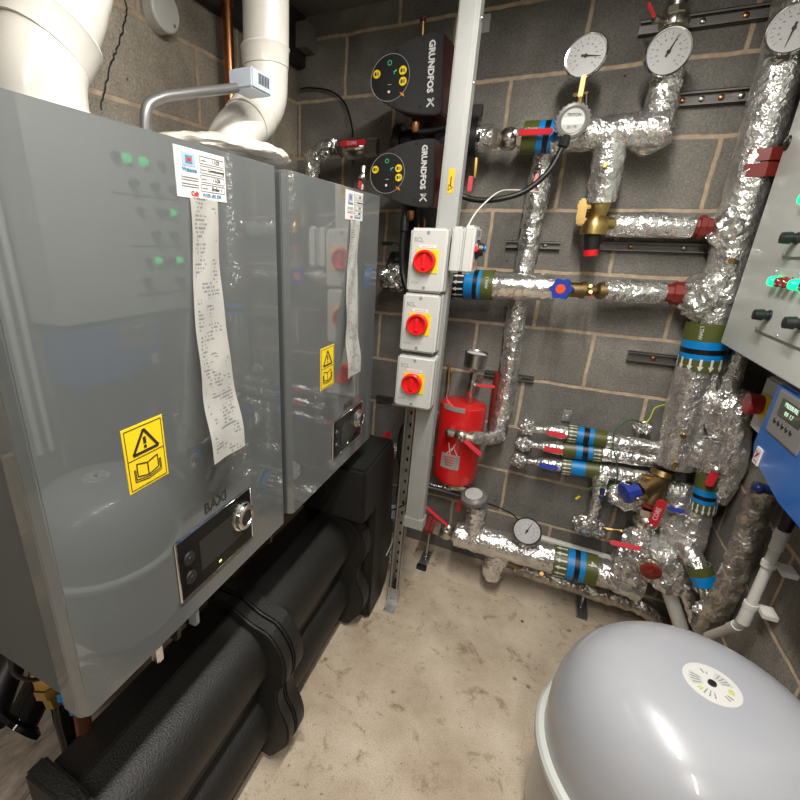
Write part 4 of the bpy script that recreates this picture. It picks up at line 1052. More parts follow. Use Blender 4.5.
# --- middle line
run('smooth foil-wrapped middle pipe with olive and blue band, left of blue handwheel', W(500, 300, y=-.165))
foil_pipe('smooth foil-wrapped middle pipe ending at the blue handwheel', [(486, 285, -.165), (556, 288.5, -.165)], [27, 26], mat='foil_smooth', amp=.0012)
marker('olive and blue band with arrows at the left end of middle pipe', (452, 284, -.165), (494, 285.5, -.165), 29, [(0, .34, 2), (.34, .54, 1), (.54, .64, 2), (.64, .72, 1), (.72, 1, 0)], (.07, .32), -1, ('LTHW', .86, -.15, True, .015))
endrun()
t = thing('handwheel_valve', 'brass valve with lobed blue handwheel and orange-red centre', 'valve', W(575, 305, y=-.165))
a, c_ = W(553, 289, y=-.165), W(604, 291, y=-.13)
bb = nb(); lathe(bb, a, c_-a, [(0, .02), (.05, .026), (.09, .026), (.09, .03), (.105, .03), (.105, .022), (.14, .018), (.15, .03), (.175, .031), (.178, .026), (.2, .026)], 24)
hw = W(562, 289, y=-.235); cyl(bb, W(572, 290, y=-.165), hw, .012, seg=16)
part('valve_body', bb, 'bronze', t)
n = (toward(hw)+V((-.35, -.3, 0))).normalized(); x, yv, a_ = frame(n)
bb = nb(); pts = []
for k in range(60):
    th = 2*PI*k/60; rr = .034+.0042*math.cos(6*th); pts.append(hw+x*rr*math.cos(th)+yv*rr*math.sin(th))
prism(bb, pts, n, .018, 0, 0); part('handwheel', bb, 'blue_plastic', t, 'blue six-lobed handwheel')
bb = nb(); lathe(bb, hw, n, [(.017, .0165), (.0195, .0155), (.0195, 0)], 28); part('centre_cap', bb, plain('cap_orange', (.8, .09, .02), .35) and 'cap_orange', t, 'orange-red centre cap')
for k, (u, v) in enumerate(((590, 287), (590, 293))):
    bb = nb(); P = W(u, v, y=-.17); lathe(bb, P, (0, -1, .3), [(0, .007), (.018, .006), (.018, 0)], 8); part('test_nipple', bb, 'brass', t)
bb = nb(); line3(bb, W(592, 294, y=-.185), W(591, 299, y=-.185), .004, (0, -1, 0), .003); part('tether', bb, 'lever_red', t)
run('foil-wrapped middle pipe piece right of the blue handwheel valve', W(630, 304, y=-.11))
foil_pipe('foil-wrapped piece between the blue handwheel valve and lower union', [(602, 291, -.12), (630, 292, -.11), (664, 293, -.10)], [23, 25, 22], amp=.003)
union('lower dark red union, larger, joining middle pipe to riser', (663, 292.5, -.10), (693, 294, -.095), 21)

endrun()
# --- red expansion vessel on the wall
P = W(460, 440, y=-.17); m_ = mpp(P)
t = thing('expansion_vessel', 'small red expansion vessel on wall between trunking and slim pipe', 'expansion vessel', W(457, 482, y=-.15))
a = W(462, 402, y=-.15); c_ = W(455, 482, y=-.15); Lz = a.z-c_.z; R0 = .098
o_ = V(((a.x+c_.x)/2-.004, -.135, c_.z))
bb = nb(); lathe(bb, o_, (0, 0, 1), [(0, 0), (.003, R0*.7), (.02, R0*.93), (.045, R0), (Lz*.3, R0*1.01), (Lz*.5, R0*.985), (Lz*.7, R0*1.01), (Lz-.03, R0), (Lz-.01, R0*.96), (Lz-.003, R0*.85), (Lz, 0)], 48); 
for v in bb.verts:
    d_ = v.co-o_; k_ = 1+.035*noise.noise(v.co*14)+.015*noise.noise(v.co*40); v.co = V((o_.x+d_.x*k_, o_.y+d_.y*k_, v.co.z))
part('shell', bb, 'vessel_red', t)
lc = W(448, 462, y=-.24); 
def curved_label(name, mat, tz0, tz1, u0, u1, root, rr):
    bb = nb(); N = 8; rows = []
    for z in (tz0, tz1):
        r_ = []
        for k in range(N+1):
            u = u0+(u1-u0)*k/N; r_.append(bb.verts.new((o_.x+rr*math.sin(u), o_.y-rr*math.cos(u), z)))
        rows.append(r_)
    for k in range(N): bb.faces.new((rows[0][k], rows[0][k+1], rows[1][k+1], rows[1][k]))
    bmesh.ops.solidify(bb, geom=list(bb.faces), thickness=.0006)
    return part(name, bb, mat, root)
zl = lc.z; Lb = curved_label('hanging_tag', 'paper', zl-.035, zl+.035, -.52, .30, t, R0*1.03)
bb = nb()
for k in range(4): box(bb, (o_.x-.04+.004*k, o_.y-R0*1.045-.001, zl+.02-.012*k), (o_.x+.012-.003*k, o_.y-R0*1.045, zl+.023-.012*k))
part('tag_print', bb, 'ink_red', t)
bb = nb(); zt = zl+.034; tube(bb, [(o_.x-.03, o_.y-R0*1.03, zt), (o_.x-.002, o_.y-R0*1.06, zt+.04), (o_.x+.02, o_.y-R0*1.03, zt-.002)], .002, 8); tube(bb, [(o_.x-.012, o_.y-R0*1.03, zt), (o_.x-.024, o_.y-R0*1.05, zt+.055)], .002, 8); tube(bb, [(o_.x-.008, o_.y-R0*1.05, zt+.02), (o_.x+.004, o_.y-R0*1.05, zt+.055)], .002, 8)
part('cable_ties', bb, 'cable_white', t)
zz = W(452, 406, y=-.2).z; curved_label('top_label', 'plate_grey', zz-.012, zz+.010, -.75, .25, t, R0*1.01)
ball_valve('small steel valve with red lever at the red vessel front', (449, 432, -.27), (473, 437.5, -.27), 10, (463, 439, -.30), (481, 455, -.30), .018, 'nickel')
bb = nb(); lump(bb, W(449, 432, y=-.265), (.018, .018, .018), .1, 3); cyl(bb, W(449, 432, y=-.26), V((W(449, 432, y=-.26).x, -.19, W(449, 432, y=-.26).z)), .012); solo('elbow_fitting', bb, 'nickel', 'nickel elbow on the face of the red vessel', 'fitting')
bb = nb(); P = W(475, 360, y=-.15); R1 = .5*22*mpp(P)
t = thing('dial_gauge', 'chrome gauge seen from behind, standing above the red vessel', 'gauge', P-V((0, 0, .04)))
lathe(bb, P-V((0, 0, .028)), (.05, 0, 1), [(0, 0), (0, R1*.95), (.045, R1*.98), (.05, R1*1.02), (.06, R1*1.02), (.062, R1*.96), (.058, R1*.9)], 40); part('case', bb, 'steel', t)
bb = nb(); lathe(bb, P+V((0, 0, .022)), (.05, 0, 1), [(0, R1*.9), (.004, R1*.9), (.004, 0)], 36); part('dial', bb, 'white_paint', t)
ball_valve('steel valve under the back-turned gauge with level red lever', (474, 372, -.15), (469, 402, -.14), 9, (475, 385, -.16), (495, 387, -.16), .014, 'nickel')
t = thing('bleed_valve', 'small brass bleed valve on grey stem left of back-turned gauge', 'valve', W(447, 394, y=-.12))
bb = nb(); cyl(bb, W(449, 370, y=-.12), W(448, 384, y=-.12), .010, seg=8); cyl(bb, W(443, 371, y=-.12), W(455, 371, y=-.12), .006, seg=8); cyl(bb, W(449, 365, y=-.12), W(449, 371, y=-.12), .007, seg=8); part('valve_body', bb, 'brass', t)
bb = nb(); cyl(bb, W(448, 384, y=-.12), W(446, 402, y=-.12), .008, seg=10); part('stem', bb, 'steel', t)
# ================================================================== three small banded branches
for k, (lb, va, vb, lm, yb_) in enumerate([
    ('top small branch of three, red lever, olive and blue band', (527, 427), (590, 437), 'lever_red', -.07),
    ('middle small branch of three, red lever, olive and blue band', (524, 444), (587, 451.5), 'lever_red', -.085),
    ('bottom small branch of three, blue lever, olive and blue band', (519, 460), (580, 468), 'blue_plastic', -.10)]):
    yy = -.09
    nm = lb.split(',')[0]
    (u0, v0), (u1, v1) = va, vb
    sl = (v1-v0)/(u1-u0); at = lambda u: (u, v0+sl*(u-u0), yy)
    rt_ = run(nm+' with foil ball end, banded in olive and blue', W(600, v0+sl*(600-u0)+8, y=yy))
    foil_lump('foil-wrapped ball end of the '+nm, u0, v0, yy, 15, 15, 10+k, .35)
    foil_pipe('thin foil neck of the '+nm, [at(u0+6), at(u0+14), at(u0+20)], [8, 6, 9], amp=.0015)
    endrun()
    t = thing('ball_valve', ('red' if lm == 'lever_red' else 'blue')+' levered valve on the '+nm, 'valve', W(*at(550)[:2], y=yy)-V((0, 0, .03)))
    bb = nb(); nutseg(bb, W(*at(u0+19)[:2], y=yy), W(*at(571)[:2], y=yy), .028, [(0, 0), (0, .7), (.2, .9), (.5, 1), (.8, .95), (1, .9), (1, 0)], 20); part('valve_body', bb, 'foil', t)
    lever(t, W(u0+20, v0+sl*20+2, y=yy-.035), W(u0+39, v0+sl*39+3.5, y=yy-.035), .022, .005, lm, None, (0, -1, .3))
    RUN[0] = rt_
    z_ = [[(0, .26, 0), (.26, .42, 1), (.42, .56, 2), (.56, .68, 1), (.68, 1, 0)], [(0, .34, 0), (.34, .5, 1), (.5, .64, 2), (.64, .76, 1), (.76, 1, 0)], [(0, .28, 0), (.28, .64, 1), (.64, 1, 0)]][k]
    ar = [(.02, .24), (.78, .98), (.02, .26)][k]
    bu = [(567, 606), (563, 602), (561, 599)][k]
    marker('olive and blue marker band on the '+nm, at(bu[0]), at(bu[1]), 17.5, z_, ar, -1 if k != 1 else 1)
    e0 = at(bu[1]-1); e1 = [(660, 449.5, yy+.01), (660, 461, yy+.01), (648, 478, yy+.0)][k]
    foil_pipe('foil-wrapped tail of the '+nm+', leading right', [e0, ((e0[0]+e1[0])/2, (e0[1]+e1[1])/2, yy+.005), e1], 16, amp=.0025)
endrun()
foil_pipe('foil pipe continuing right behind the brass strainer', [(645, 480, -.05), (668, 486, -.05), (702, 493, -.05)], [15, 16, 17], mat='foil', amp=.002)
foil_pipe('short foil pipe right of riser foot', [(684, 464, -.04), (700, 468, -.04)], 12, amp=.002)
run('small foil-wrapped drop with flat bundle below the lowest small branch', W(592, 536, y=-.12))
foil_pipe('small foil-wrapped drop below the lowest small branch', [(601, 478, -.12), (599, 492, -.12), (595, 508, -.12), (592, 520, -.12)], [14, 13, 10, 9], amp=.004)
foil_lump('flattened foil bundle at the end of the small drop', 588, 525, -.12, 26, 22, 21, .35)
endrun()
t = thing('ball_valve', 'dark navy lever on the small foil drop', 'valve', W(602, 495, y=-.15))
bb = nb(); cyl(bb, W(602, 493, y=-.12), W(602, 493, y=-.16), .012, seg=14); part('stem', bb, 'steel', t)
lever(t, W(603, 488, y=-.16), W(601, 499, y=-.16), .018, .005, 'blue_navy')
bb = nb(); tube(bb, [W(598, 527, y=-.12), W(615, 530, y=-.12), W(632, 531.5, y=-.12)], .005, 10); cyl(bb, W(606, 528.4, y=-.12), W(612, 529.3, y=-.12), .008, seg=6); cyl(bb, W(620, 530.5, y=-.12), W(625, 531, y=-.12), .008, seg=6)
solo('brass_rod', bb, 'brass', 'thin brass rod joining foil bundle to the central valve', 'rod')
# earth wires
bb = nb(); tube(bb, smoothpts([W(667, 404, y=-.03), W(655, 408, y=-.04), W(650, 418, y=-.05), W(645, 424, y=-.07)], 8), .0022, 8); solo('earth_wire', bb, 'cable_yellow', 'pale yellow-green wire curling on wall by the riser', 'wire')
bb = nb(); tube(bb, smoothpts([W(645, 424, y=-.08), W(630, 420, y=-.14), W(616, 430, y=-.17), W(613, 445, y=-.18), W(617, 465, y=-.18), W(616, 482, y=-.17), W(609, 486, y=-.17)], 8), .0024, 8); solo('earth_wire', bb, 'cable_green', 'dark green earth wire looping over the small branches', 'wire')
bb = nb(); tube(bb, smoothpts([W(606, 485, y=-.18), W(594, 487, y=-.19), W(582, 492, y=-.2), W(579, 497, y=-.2)], 8), .0026, 8); tube(bb, [W(580, 496, y=-.2), W(576, 499, y=-.2)], .0045, 8, 1)
solo('earth_wire', bb, ['cable_green', 'yellow'], 'loose wire end with yellow ferrule below the branches', 'wire')
foil_lump('little foil knot where the earth wires clamp on', 643, 428, -.06, 14, 12, 31, .4)

# ================================================================== brass strainer, red ball valve and the foil-wrapped junction
t = thing('strainer_valve', 'big bronze Y-strainer with blue cap, under the riser foot', 'valve', W(655, 500, y=-.16))
bb = nb(); A = W(664, 470, y=-.13); B = W(651, 500, y=-.15)
lathe(bb, A, B-A, [(0, .036), (.02, .041), (.022, .036), (.05, .032), (.07, .036), (.10, .038), (.115, .040), (.135, .040), (.137, .034)], 24)
C_ = W(657, 482, y=-.145); D_ = W(640, 491, y=-.19); cyl(bb, C_, D_, .034, .032, seg=24); lathe(bb, C_.lerp(D_, .8), D_-C_, [(0, .034), (.0, .037), (.012, .037), (.012, .03)], 8)
cyl(bb, W(655, 477, y=-.16), W(641, 475, y=-.17), .007, seg=8); cyl(bb, W(650, 476.5, y=-.165), W(645, 475.5, y=-.168), .010, seg=6)
part('valve_body', bb, 'bronze', t)
bb = nb(); E_ = W(622, 494, y=-.215); F_ = W(638, 490, y=-.19)
lathe(bb, F_, E_-F_, [(0, 0), (0, .026), (.02, .024), (.035, .028), (.04, .04), (.052, .040), (.054, .03), (.054, 0)], 9); part('cap', bb, 'blue_plastic', t, 'blue plastic cap')
foil_lump('foil crumple under the blue strainer cap', 627, 497, -.14, 34, 26, 33, .25)
bb = nb(); lathe(bb, W(651, 500, y=-.15), W(648, 508, y=-.15)-W(651, 500, y=-.15), [(0, 0), (0, .037), (.022, .037), (.022, 0)], 24); solo('pipe_union', bb, 'union_red', 'red ring between bronze strainer and ball valve', 'pipe union')
ball_valve('large nickel ball valve with tilted red lever, centre of the low cluster', (648, 507, -.15), (644, 534, -.15), 23, (652, 526, -.23), (663, 500, -.25), .03, 'nickel', 'lever_red', 'CORE')
run('big crumpled foil junction of low pipes with arrowed bands, above the tank', W(660, 610, y=-.18))
foil_lump('foil wrap below the large nickel ball valve', 640, 541, -.17, 30, 34, 41, .25)
foil_lump('crinkled foil skirt left of the capped brass outlet', 632, 563, -.20, 34, 52, 42, .3)
foil_lump('wide foil wrap right of the capped brass outlet', 670, 570, -.20, 40, 50, 43, .22)
foil_pipe('smooth foil pipe falling from the blue lever valve', [(681, 498, -.13), (674, 525, -.14), (666, 560, -.16)], [30, 28, 28], amp=.0045)
marker('olive, blue and arrowed band under the short red lever', (710, 473, -.16), (702, 511, -.16), 21, [(0, .36, 0), (.36, .52, 1), (.52, .62, 2), (.62, .72, 1), (.72, 1, 0)], (.74, .99), 1)
foil_pipe('foil-wrapped pipe from the arrowed band down to the junction', [(703, 508, -.16), (693, 535, -.17), (681, 565, -.19)], [19, 24, 28], amp=.004)
foil_pipe('foil pipe turning right from the junction to the low band', [(682, 546, -.24), (691, 556, -.28), (700, 570, -.31)], [20, 20, 19], amp=.003)
marker('lowest right olive and blue band by the corner', (698, 565, -.31), (708, 590, -.33), 21, [(0, .36, 0), (.36, .76, 1), (.76, 1, 0)], (.78, .99), 1)
foil_pipe('grey foil pipe leaving the low right band toward the floor', [(707, 587, -.33), (710, 600, -.36), (707, 612, -.39)], [17, 16, 15], mat='foil_dirty', amp=.004)
foil_lump('bright foil cuff at the foot of the corner pipes', 711, 612, -.40, 26, 18, 61, .4)
foil_pipe('foil fold hanging from junction towards the grey tank', [(684, 585, -.24), (690, 603, -.24), (694, 622, -.24)], [16, 13, 8], amp=.004)
endrun()
t = thing('capped_outlet', 'nickel outlet facing the room with a dark red square plug', 'pipe outlet', W(650, 585, y=-.27))
bb = nb(); a, c_ = W(648, 557, y=-.22), W(651, 572, y=-.30)
lathe(bb, a, c_-a, [(0, .030), (.03, .034), (.032, .038), (.05, .038), (.052, .033), (.07, .033)], 28); part('valve_body', bb, 'nickel', t)
bb = nb(); d = (c_-a).normalized(); q = a+d*.07; lathe(bb, q, d, [(0, .034), (.012, .033), (.014, .028), (.014, 0)], 28); lathe(bb, q, d, [(.014, .018), (.026, .016), (.026, 0)], 4); part('plug', bb, 'union_red', t)
lever(t, W(641, 549, y=-.27), W(610, 542, y=-.27), .019, .005, 'lever_red', None, (0, -1, .6), 'long red lever')
# right-hand vertical pair
t = thing('ball_valve', 'blue-levered valve behind the tilted red lever', 'valve', W(672, 515, y=-.19))
bb = nb(); cyl(bb, W(674, 506, y=-.15), W(673, 510, y=-.2), .013, seg=14); part('stem', bb, 'steel', t)
lever(t, W(667, 507.5, y=-.20), W(685, 512, y=-.20), .015, .005, 'blue_plastic', None, (0, -1, .4))
ball_valve('nickel valve whose short red lever crosses the olive band', (720, 462, -.16), (714, 480, -.155), 14, (716, 470, -.215), (708.5, 486, -.215), .024, 'nickel')
run('crumpled foil-wrapped downpipe in the corner under the control panel', W(728, 500, y=-.05))
for a_ in [('foil wrap at top of the right-hand down pipe', 722, 404, -.10, 34, 34, 51), ('crumpled foil wrap beside the red rotary switch', 731, 417, -.13, 36, 60, 52), ('foil fold between the riser and right-hand down pipe', 709, 452, -.11, 30, 40, 53), ('large foil sleeve on wall behind the short red lever', 733, 455, -.17, 24, 84, 54), ('foil sleeve end above the corner, right of olive band', 725, 484, -.17, 20, 48, 55)]:
    foil_lump(a_[0], *a_[1:4], a_[4], a_[5], a_[6], .2, axis=(-.1, 0, 1) if a_[5] > 70 else None)
foil_pipe('narrow foil pipe up behind the control panel edge', [(740, 350, -.10), (734, 372, -.11), (728, 396, -.12)], [17, 17, 19], amp=.003)
foil_pipe('foil-wrapped right-hand pipe running up behind the panel', [(722, 370, -.04), (716, 400, -.04), (708, 440, -.04)], [12, 12, 12], amp=.002)
foil_pipe('foil pipe feeding the short red levered valve from above', [(717, 440, -.15), (711, 474, -.16)], [20, 19], amp=.005)
endrun()
foil_pipe('white pipe leaning down behind the grey tank', [(668, 588, -.2), (674, 605, -.2), (683, 632, -.2)], [14, 14, 14], name='waste_pipe', mat='waste_white', amp=.0, seg=24)

# ================================================================== low return line near the floor
union('dark red union at left end of the low fat pipe', (423, 522, -.2), (435, 527, -.2), 20)
ball_valve('nickel valve with thin red lever on low fat pipe by trunking', (433, 526, -.2), (460, 537, -.2), 16, (449, 527, -.26), (426, 507, -.27), .014, 'nickel')
run('fat foil-wrapped low pipe with wide band, running just above floor', W(540, 574, y=-.2))
foil_pipe('fat foil-wrapped low pipe running right just above the floor', [(456, 533, -.2), (490, 542, -.2), (556, 560, -.2)], [26, 29, 29], mat='foil', amp=.0035)
marker('wide olive and blue band on the low fat pipe', (553, 559.5, -.2), (596, 570.5, -.2), 30.5, [(0, .32, 0), (.32, .48, 1), (.48, .6, 2), (.6, .72, 1), (.72, 1, 0)], (.03, .3), -1, ('4 ', .86, -.2, True, .045))
foil_pipe('crumpled foil length of low pipe right of its wide band', [(593, 570, -.2), (615, 577, -.2), (640, 590, -.2)], [29, 30, 26], amp=.006)
foil_pipe('foil-wrapped stub rising from the low pipe to grey cap', [(474, 536, -.2), (477, 505, -.2)], [23, 21], amp=.004)
foil_pipe('drooping foil-wrapped elbow under the low fat pipe', [(500, 553, -.2), (495, 562, -.21), (492, 572, -.22), (492, 580, -.23)], [24, 22, 20, 14], amp=.005)
endrun()
t = thing('flow_sensor', 'oval grey capped sensor head on foil stub with black lead', 'sensor head', W(476, 505, y=-.2))
P = W(475, 498, y=-.21); bb = nb(); lathe(bb, P-V((0, 0, .02)), (-.15, -.25, 1), [(0, .03), (.01, .052), (.02, .056), (.035, .056), (.04, .052), (.046, .04), (.048, .04)], 40)
x, yv, a_ = frame((-.15, -.25, 1))
for k in range(18):
    a = 2*PI*k/18; d = x*math.cos(a)+yv*math.sin(a); cyl(bb, P-V((0, 0, .02))+a_*.012+d*.054, P-V((0, 0, .02))+a_*.034+d*.054, .0045, seg=8)
part('cap', bb, 'cap_grey', t)
bb = nb(); lathe(bb, P-V((0, 0, .02)), (-.15, -.25, 1), [(.0475, .038), (.049, .037), (.049, 0)], 32); part('label', bb, 'plate_grey', t)
bb = nb(); tube(bb, smoothpts([W(465, 498, y=-.22), W(448, 493, y=-.24), W(430, 488, y=-.26), (W(415, 487, y=-.28))], 8), .013, 16); solo('black_hose', bb, 'cable_black', 'thick black hose from oval grey sensor head to trunking', 'hose')
bb = nb(); tube(bb, smoothpts([W(486, 503, y=-.22), W(500, 508, y=-.24), W(512, 514, y=-.24), W(520, 522, y=-.24)], 8), .0032, 8); solo('black_cable', bb, 'cable_black', 'thin black lead from oval sensor head to low dial gauge', 'cable')
foil_pipe('thin foil pipe behind trunking above the black hose', [(428, 484, -.1), (445, 487, -.1), (465, 488, -.1), (470, 493, -.1)], [7, 7, 8, 8], amp=.0025)
t = thing('ball_valve', 'small hanging red lever left of the oval sensor head', 'valve', W(459, 498, y=-.2))
bb = nb(); nutseg(bb, W(449, 484, y=-.15), W(470, 490, y=-.15), .016, [(0, 0), (0, .8), (.3, 1), (.7, 1), (1, .8), (1, 0)], 8); part('valve_body', bb, 'nickel', t)
lever(t, W(460, 497, y=-.17), W(458, 512, y=-.17), .018, .005)
gauge('black-cased dial gauge standing on the low fat pipe', 527, 531, -.27, 27, (-.05, -1, .55), .03, 'dark_steel', 20, (529, 548, -.22, 'brass'))
foil_pipe('smaller dull foil pipe close to the floor behind low pipe', [(514, 566, -.12), (540, 575, -.12), (600, 594, -.12), (640, 606, -.12), (655, 618, -.13)], [13, 15, 17, 18, 16], mat='foil_dirty', amp=.004)
bb = nb(); nutseg(bb, W(508, 560, y=-.15), W(521, 566, y=-.13), .022, [(0, 0), (0, .8), (.4, 1), (.6, 1), (1, .8), (1, 0)], 8); solo('brass_fitting', bb, 'bronze', 'dull brass fitting between drooping elbow and floor pipe', 'fitting')
bb = nb(); P = W(541, 573, y=-.16); cyl(bb, P, P+V((.0, -.03, .02)), .009, seg=8); cyl(bb, P-V((0, 0, .02)), P+V((0, 0, .02)), .007, seg=8); solo('drain_cock', bb, 'brass', 'small brass drain cock on the dull floor pipe', 'tap')
bb = nb(); cyl(bb, W(541, 538, y=-.07), W(618, 561, y=-.07), .0155, seg=24); solo('white_pipe', bb, 'flue_white', 'straight white plastic pipe along wall behind the low gauge', 'pipe')
def floor_stand(label, u, v, y, htop):
    P = W(u, v, z=0); x_, y_ = P.x, P.y
    t = thing('pipe_stand', label, 'pipe stand', (x_, y_, 0))
    bb = nb(); box(bb, (x_-.021, y_-.045, 0), (x_+.021, y_+.10, .003)); box(bb, (x_-.021, y_-.045, 0), (x_-.018, y_+.10, .022)); box(bb, (x_+.018, y_-.045, 0), (x_+.021, y_+.10, .022)); part('channel', bb, 'galvanised', t)
    bb = nb(); cyl(bb, (x_, y_+.03, .0), (x_, y_+.05, htop), .006, seg=10); lathe(bb, (x_, y_+.03, .014), (0, 0, 1), [(0, .012), (.010, .012), (.010, .005)], 6); part('threaded_rod', bb, 'steel', t)
    bb = nb(); box(bb, (x_-.03, y_+.035, htop-.004), (x_+.03, y_+.06, htop), .001); part('saddle', bb, 'galvanised', t)
    if v < 600:
        bb = nb(); box(bb, (x_-.024, y_-.062, 0), (x_+.024, y_-.04, .026), .003); part('rubber_end', bb, 'black_plastic', t)
floor_stand('galvanised floor stand with black rubber end near trunking', 424, 563, -.2, .21)
floor_stand('galvanised floor stand under the wide low band', 581, 612, -.2, .22)

# bits left of the trunking
t = thing('round_sensor', 'round grey sensor with white nut beside the slotted post', 'sensor', W(396, 520, y=-.42))
P = W(396, 513, y=-.40); bb = nb(); lathe(bb, P+V((-.0, .02, 0)), (-.3, -1, .2), [(0, 0), (0, .030), (.03, .032), (.034, .028), (.034, 0)], 32); part('body', bb, 'grey_plastic', t)
bb = nb(); P2 = W(397, 526, y=-.42); cyl(bb, P2+V((0, 0, .014)), P2-V((0, 0, .016)), .0125, seg=12, bev=.002); part('gland_nut', bb, 'white_plastic', t)
bb = nb(); tube(bb, smoothpts([W(396, 529, y=-.42), W(391, 545, y=-.43), W(386, 556, y=-.44)], 6), .003, 8); solo('grey_lead', bb, 'panel_grey', 'thin grey lead dropping from the round sensor', 'cable')
bb = nb(); tube(bb, smoothpts([W(385, 553, y=-.45), W(379, 551, y=-.45), W(373, 556, y=-.46), W(371, 562, y=-.46)], 6), .003, 8); tube(bb, smoothpts([W(392, 510, y=-.44), W(402, 506, y=-.5), W(409, 500, y=-.53)], 6), .003, 8)
solo('black_cable', bb, 'cable_black', 'black cable curling beside the end housing', 'cable')
bb = nb(); tube(bb, smoothpts([W(409, 420, y=-.42), W(402, 430, y=-.41), W(399, 450, y=-.40), W(401, 470, y=-.40), W(398, 495, y=-.39)], 6), .009, 12); solo('black_hose', bb, 'cable_black', 'black flexible hose dropping behind the slotted post', 'hose')
t = thing('ball_valve', 'valve with raised red lever just behind the end housing', 'valve', W(380, 447, y=-.38))
bb = nb(); nutseg(bb, W(372, 440, y=-.38), W(397, 452, y=-.38), .032, [(0, 0), (0, .7), (.2, .9), (.5, 1), (.8, .9), (.8, 1.05), (1, 1.05), (1, 0)], 10); part('valve_body', bb, 'foil_dirty', t)
lever(t, W(378, 443, y=-.42), W(391, 432, y=-.42), .02, .006)
foil_lump('small foil scrap and brass end behind the end housing', 393, 555, -.35, 14, 20, 71, .4)
bb = nb(); nutseg(bb, W(388, 560, y=-.32), W(400, 553, y=-.3), .028, [(0, 0), (0, .8), (.4, 1), (.7, 1), (1, .8), (1, 0)], 8); solo('brass_fitting', bb, 'brass', 'brass fitting just above floor between housing and post', 'fitting')
# top left behind far boiler
foil_pipe('crumpled foil elbow dipping behind the far boiler', [(341, 148, -.2), (325, 150, -.2), (314, 158, -.2), (312, 178, -.2), (311, 200, -.2)], [16, 19, 19, 14, 14], amp=.009)
ball_valve('ball valve with level red lettered lever left of the pumps', (332, 150, -.2), (378, 147, -.18), 19, (339, 144, -.26), (366, 142, -.26), .021, 'nickel', 'lever_red', 'CORE')
ball_valve('tiny valve with drooping red lever above the far boiler', (364, 166, -.2), (362, 190, -.2), 7, (361, 178, -.23), (359, 189, -.23), .014, 'nickel')
bb = nb(); tube(bb, smoothpts([W(300, 89, y=-.03), W(310, 88, y=-.02), W(330, 91, y=-.02), W(344, 102, y=-.022), W(351, 122, y=-.05), W(353, 140, y=-.15), W(353, 165, y=-.15), W(352, 200, y=-.15)], 8), .0038, 10); solo('black_cable', bb, 'cable_black', 'black cable arching across wall down past red lettered lever', 'cable')
bb = nb(); P = W(350, 137, y=-.12); foil_lump('crumpled foil behind lower pump left of top isolator', 394, 277, -.2, 28, 24, 73, .4)
bb = nb(); a, c_ = W(380, 287, y=-.2), W(410, 289, y=-.2); box(bb, (a.x, -.21, a.z-.006), (c_.x, -.17, a.z)); solo('flat_bracket', bb, 'strut_dark', 'thin flat bracket under the crumpled foil by lower pump', 'bracket')
bb = nb(); tube(bb, smoothpts([W(388, 244, y=-.25), W(396, 243, y=-.28), W(400, 247, y=-.33)], 5), .003, 8); lathe(bb, W(392, 243.5, y=-.25), (-1, 0, 0), [(0, .008), (.04, .008), (.04, 0)], 10); solo('temperature_probe', bb, 'black_plastic', 'small black probe with lead between far boiler and top isolator', 'probe')
t = thing('ball_valve', 'small red levered valve right of trunking under the top pipe', 'valve', W(472, 180, y=-.2))
bb = nb(); nutseg(bb, W(476, 158, y=-.17), W(474, 178, y=-.17), .011, [(0, 0), (0, .8), (.4, 1), (.7, 1), (1, .8), (1, 0)], 8); part('valve_body', bb, 'brass', t)
lever(t, W(471, 176, y=-.2), W(469, 192, y=-.2), .017, .005)

# ================================================================== right wall: control panel
PX = .792
t = thing('control_cabinet', 'large pale grey steel control panel with lit green lamps, right wall', 'control panel', (PX+.09, -.6, 1.236))
bb = nb(); box(bb, (PX+.012, -1.04, 1.24), (XR, -.175, 2.12), .003); part('enclosure', bb, 'panel_grey', t)
bb = nb(); box(bb, (PX, -1.045, 1.236), (PX+.012, -.170, 2.124), .003); part('door', bb, 'panel_grey', t)
nx = (-1, 0, 0)
def knob(y, z, parent):
    bb = nb(); lathe(bb, (PX-.004, y, z), nx, [(0, .014), (.006, .014), (.007, .0115), (.014, .0115), (.016, .015), (.034, .0135), (.035, 0)], 12); part('selector_knob', bb, 'knob_green_black', parent)
def lampb(y, z, mat, parent, r=.0125):
    bb = nb(); lathe(bb, (PX-.004, y, z), nx, [(0, r*1.15), (.004, r*1.15), (.005, r), (.016, r), (.021, r*.8), (.023, 0)], 20); part('green_lamp' if mat == 'led_green' else 'lamp', bb, mat, parent)
def plate(ya, yb, za, zb):
    bb = nb(); box(bb, (PX-.005, ya, za), (PX-.0005, yb, zb), .0015); p = part('switch_plate', bb, 'plate_grey', t)
    for y in (ya+.012, (ya+yb)/2, yb-.012):
        for z in (za+.008, zb-.008):
            bb = nb(); lathe(bb, (PX-.005, y, z), nx, [(0, .0035), (.0015, .003), (.0015, 0)], 8); part('screw', bb, 'steel', p)
    return p
p3 = plate(-.70, -.405, 1.318, 1.482)
for y, m_ in ((-.455, 'led_green'), (-.495, 'lens_red'), (-.53, 'lens_red'), (-.575, 'led_green'), (-.63, 'led_off')): lampb(y, 1.45, m_, p3)
knob(-.475, 1.365, p3); knob(-.655, 1.37, p3)
p2 = plate(-.70, -.415, 1.510, 1.675)
for y, m_ in ((-.465, 'led_green'), (-.50, 'led_off'), (-.54, 'led_off'), (-.64, 'led_off')): lampb(y, 1.645, m_, p2)
knob(-.48, 1.555, p2); knob(-.58, 1.555, p2)
p1 = plate(-.76, -.415, 1.70, 1.86)
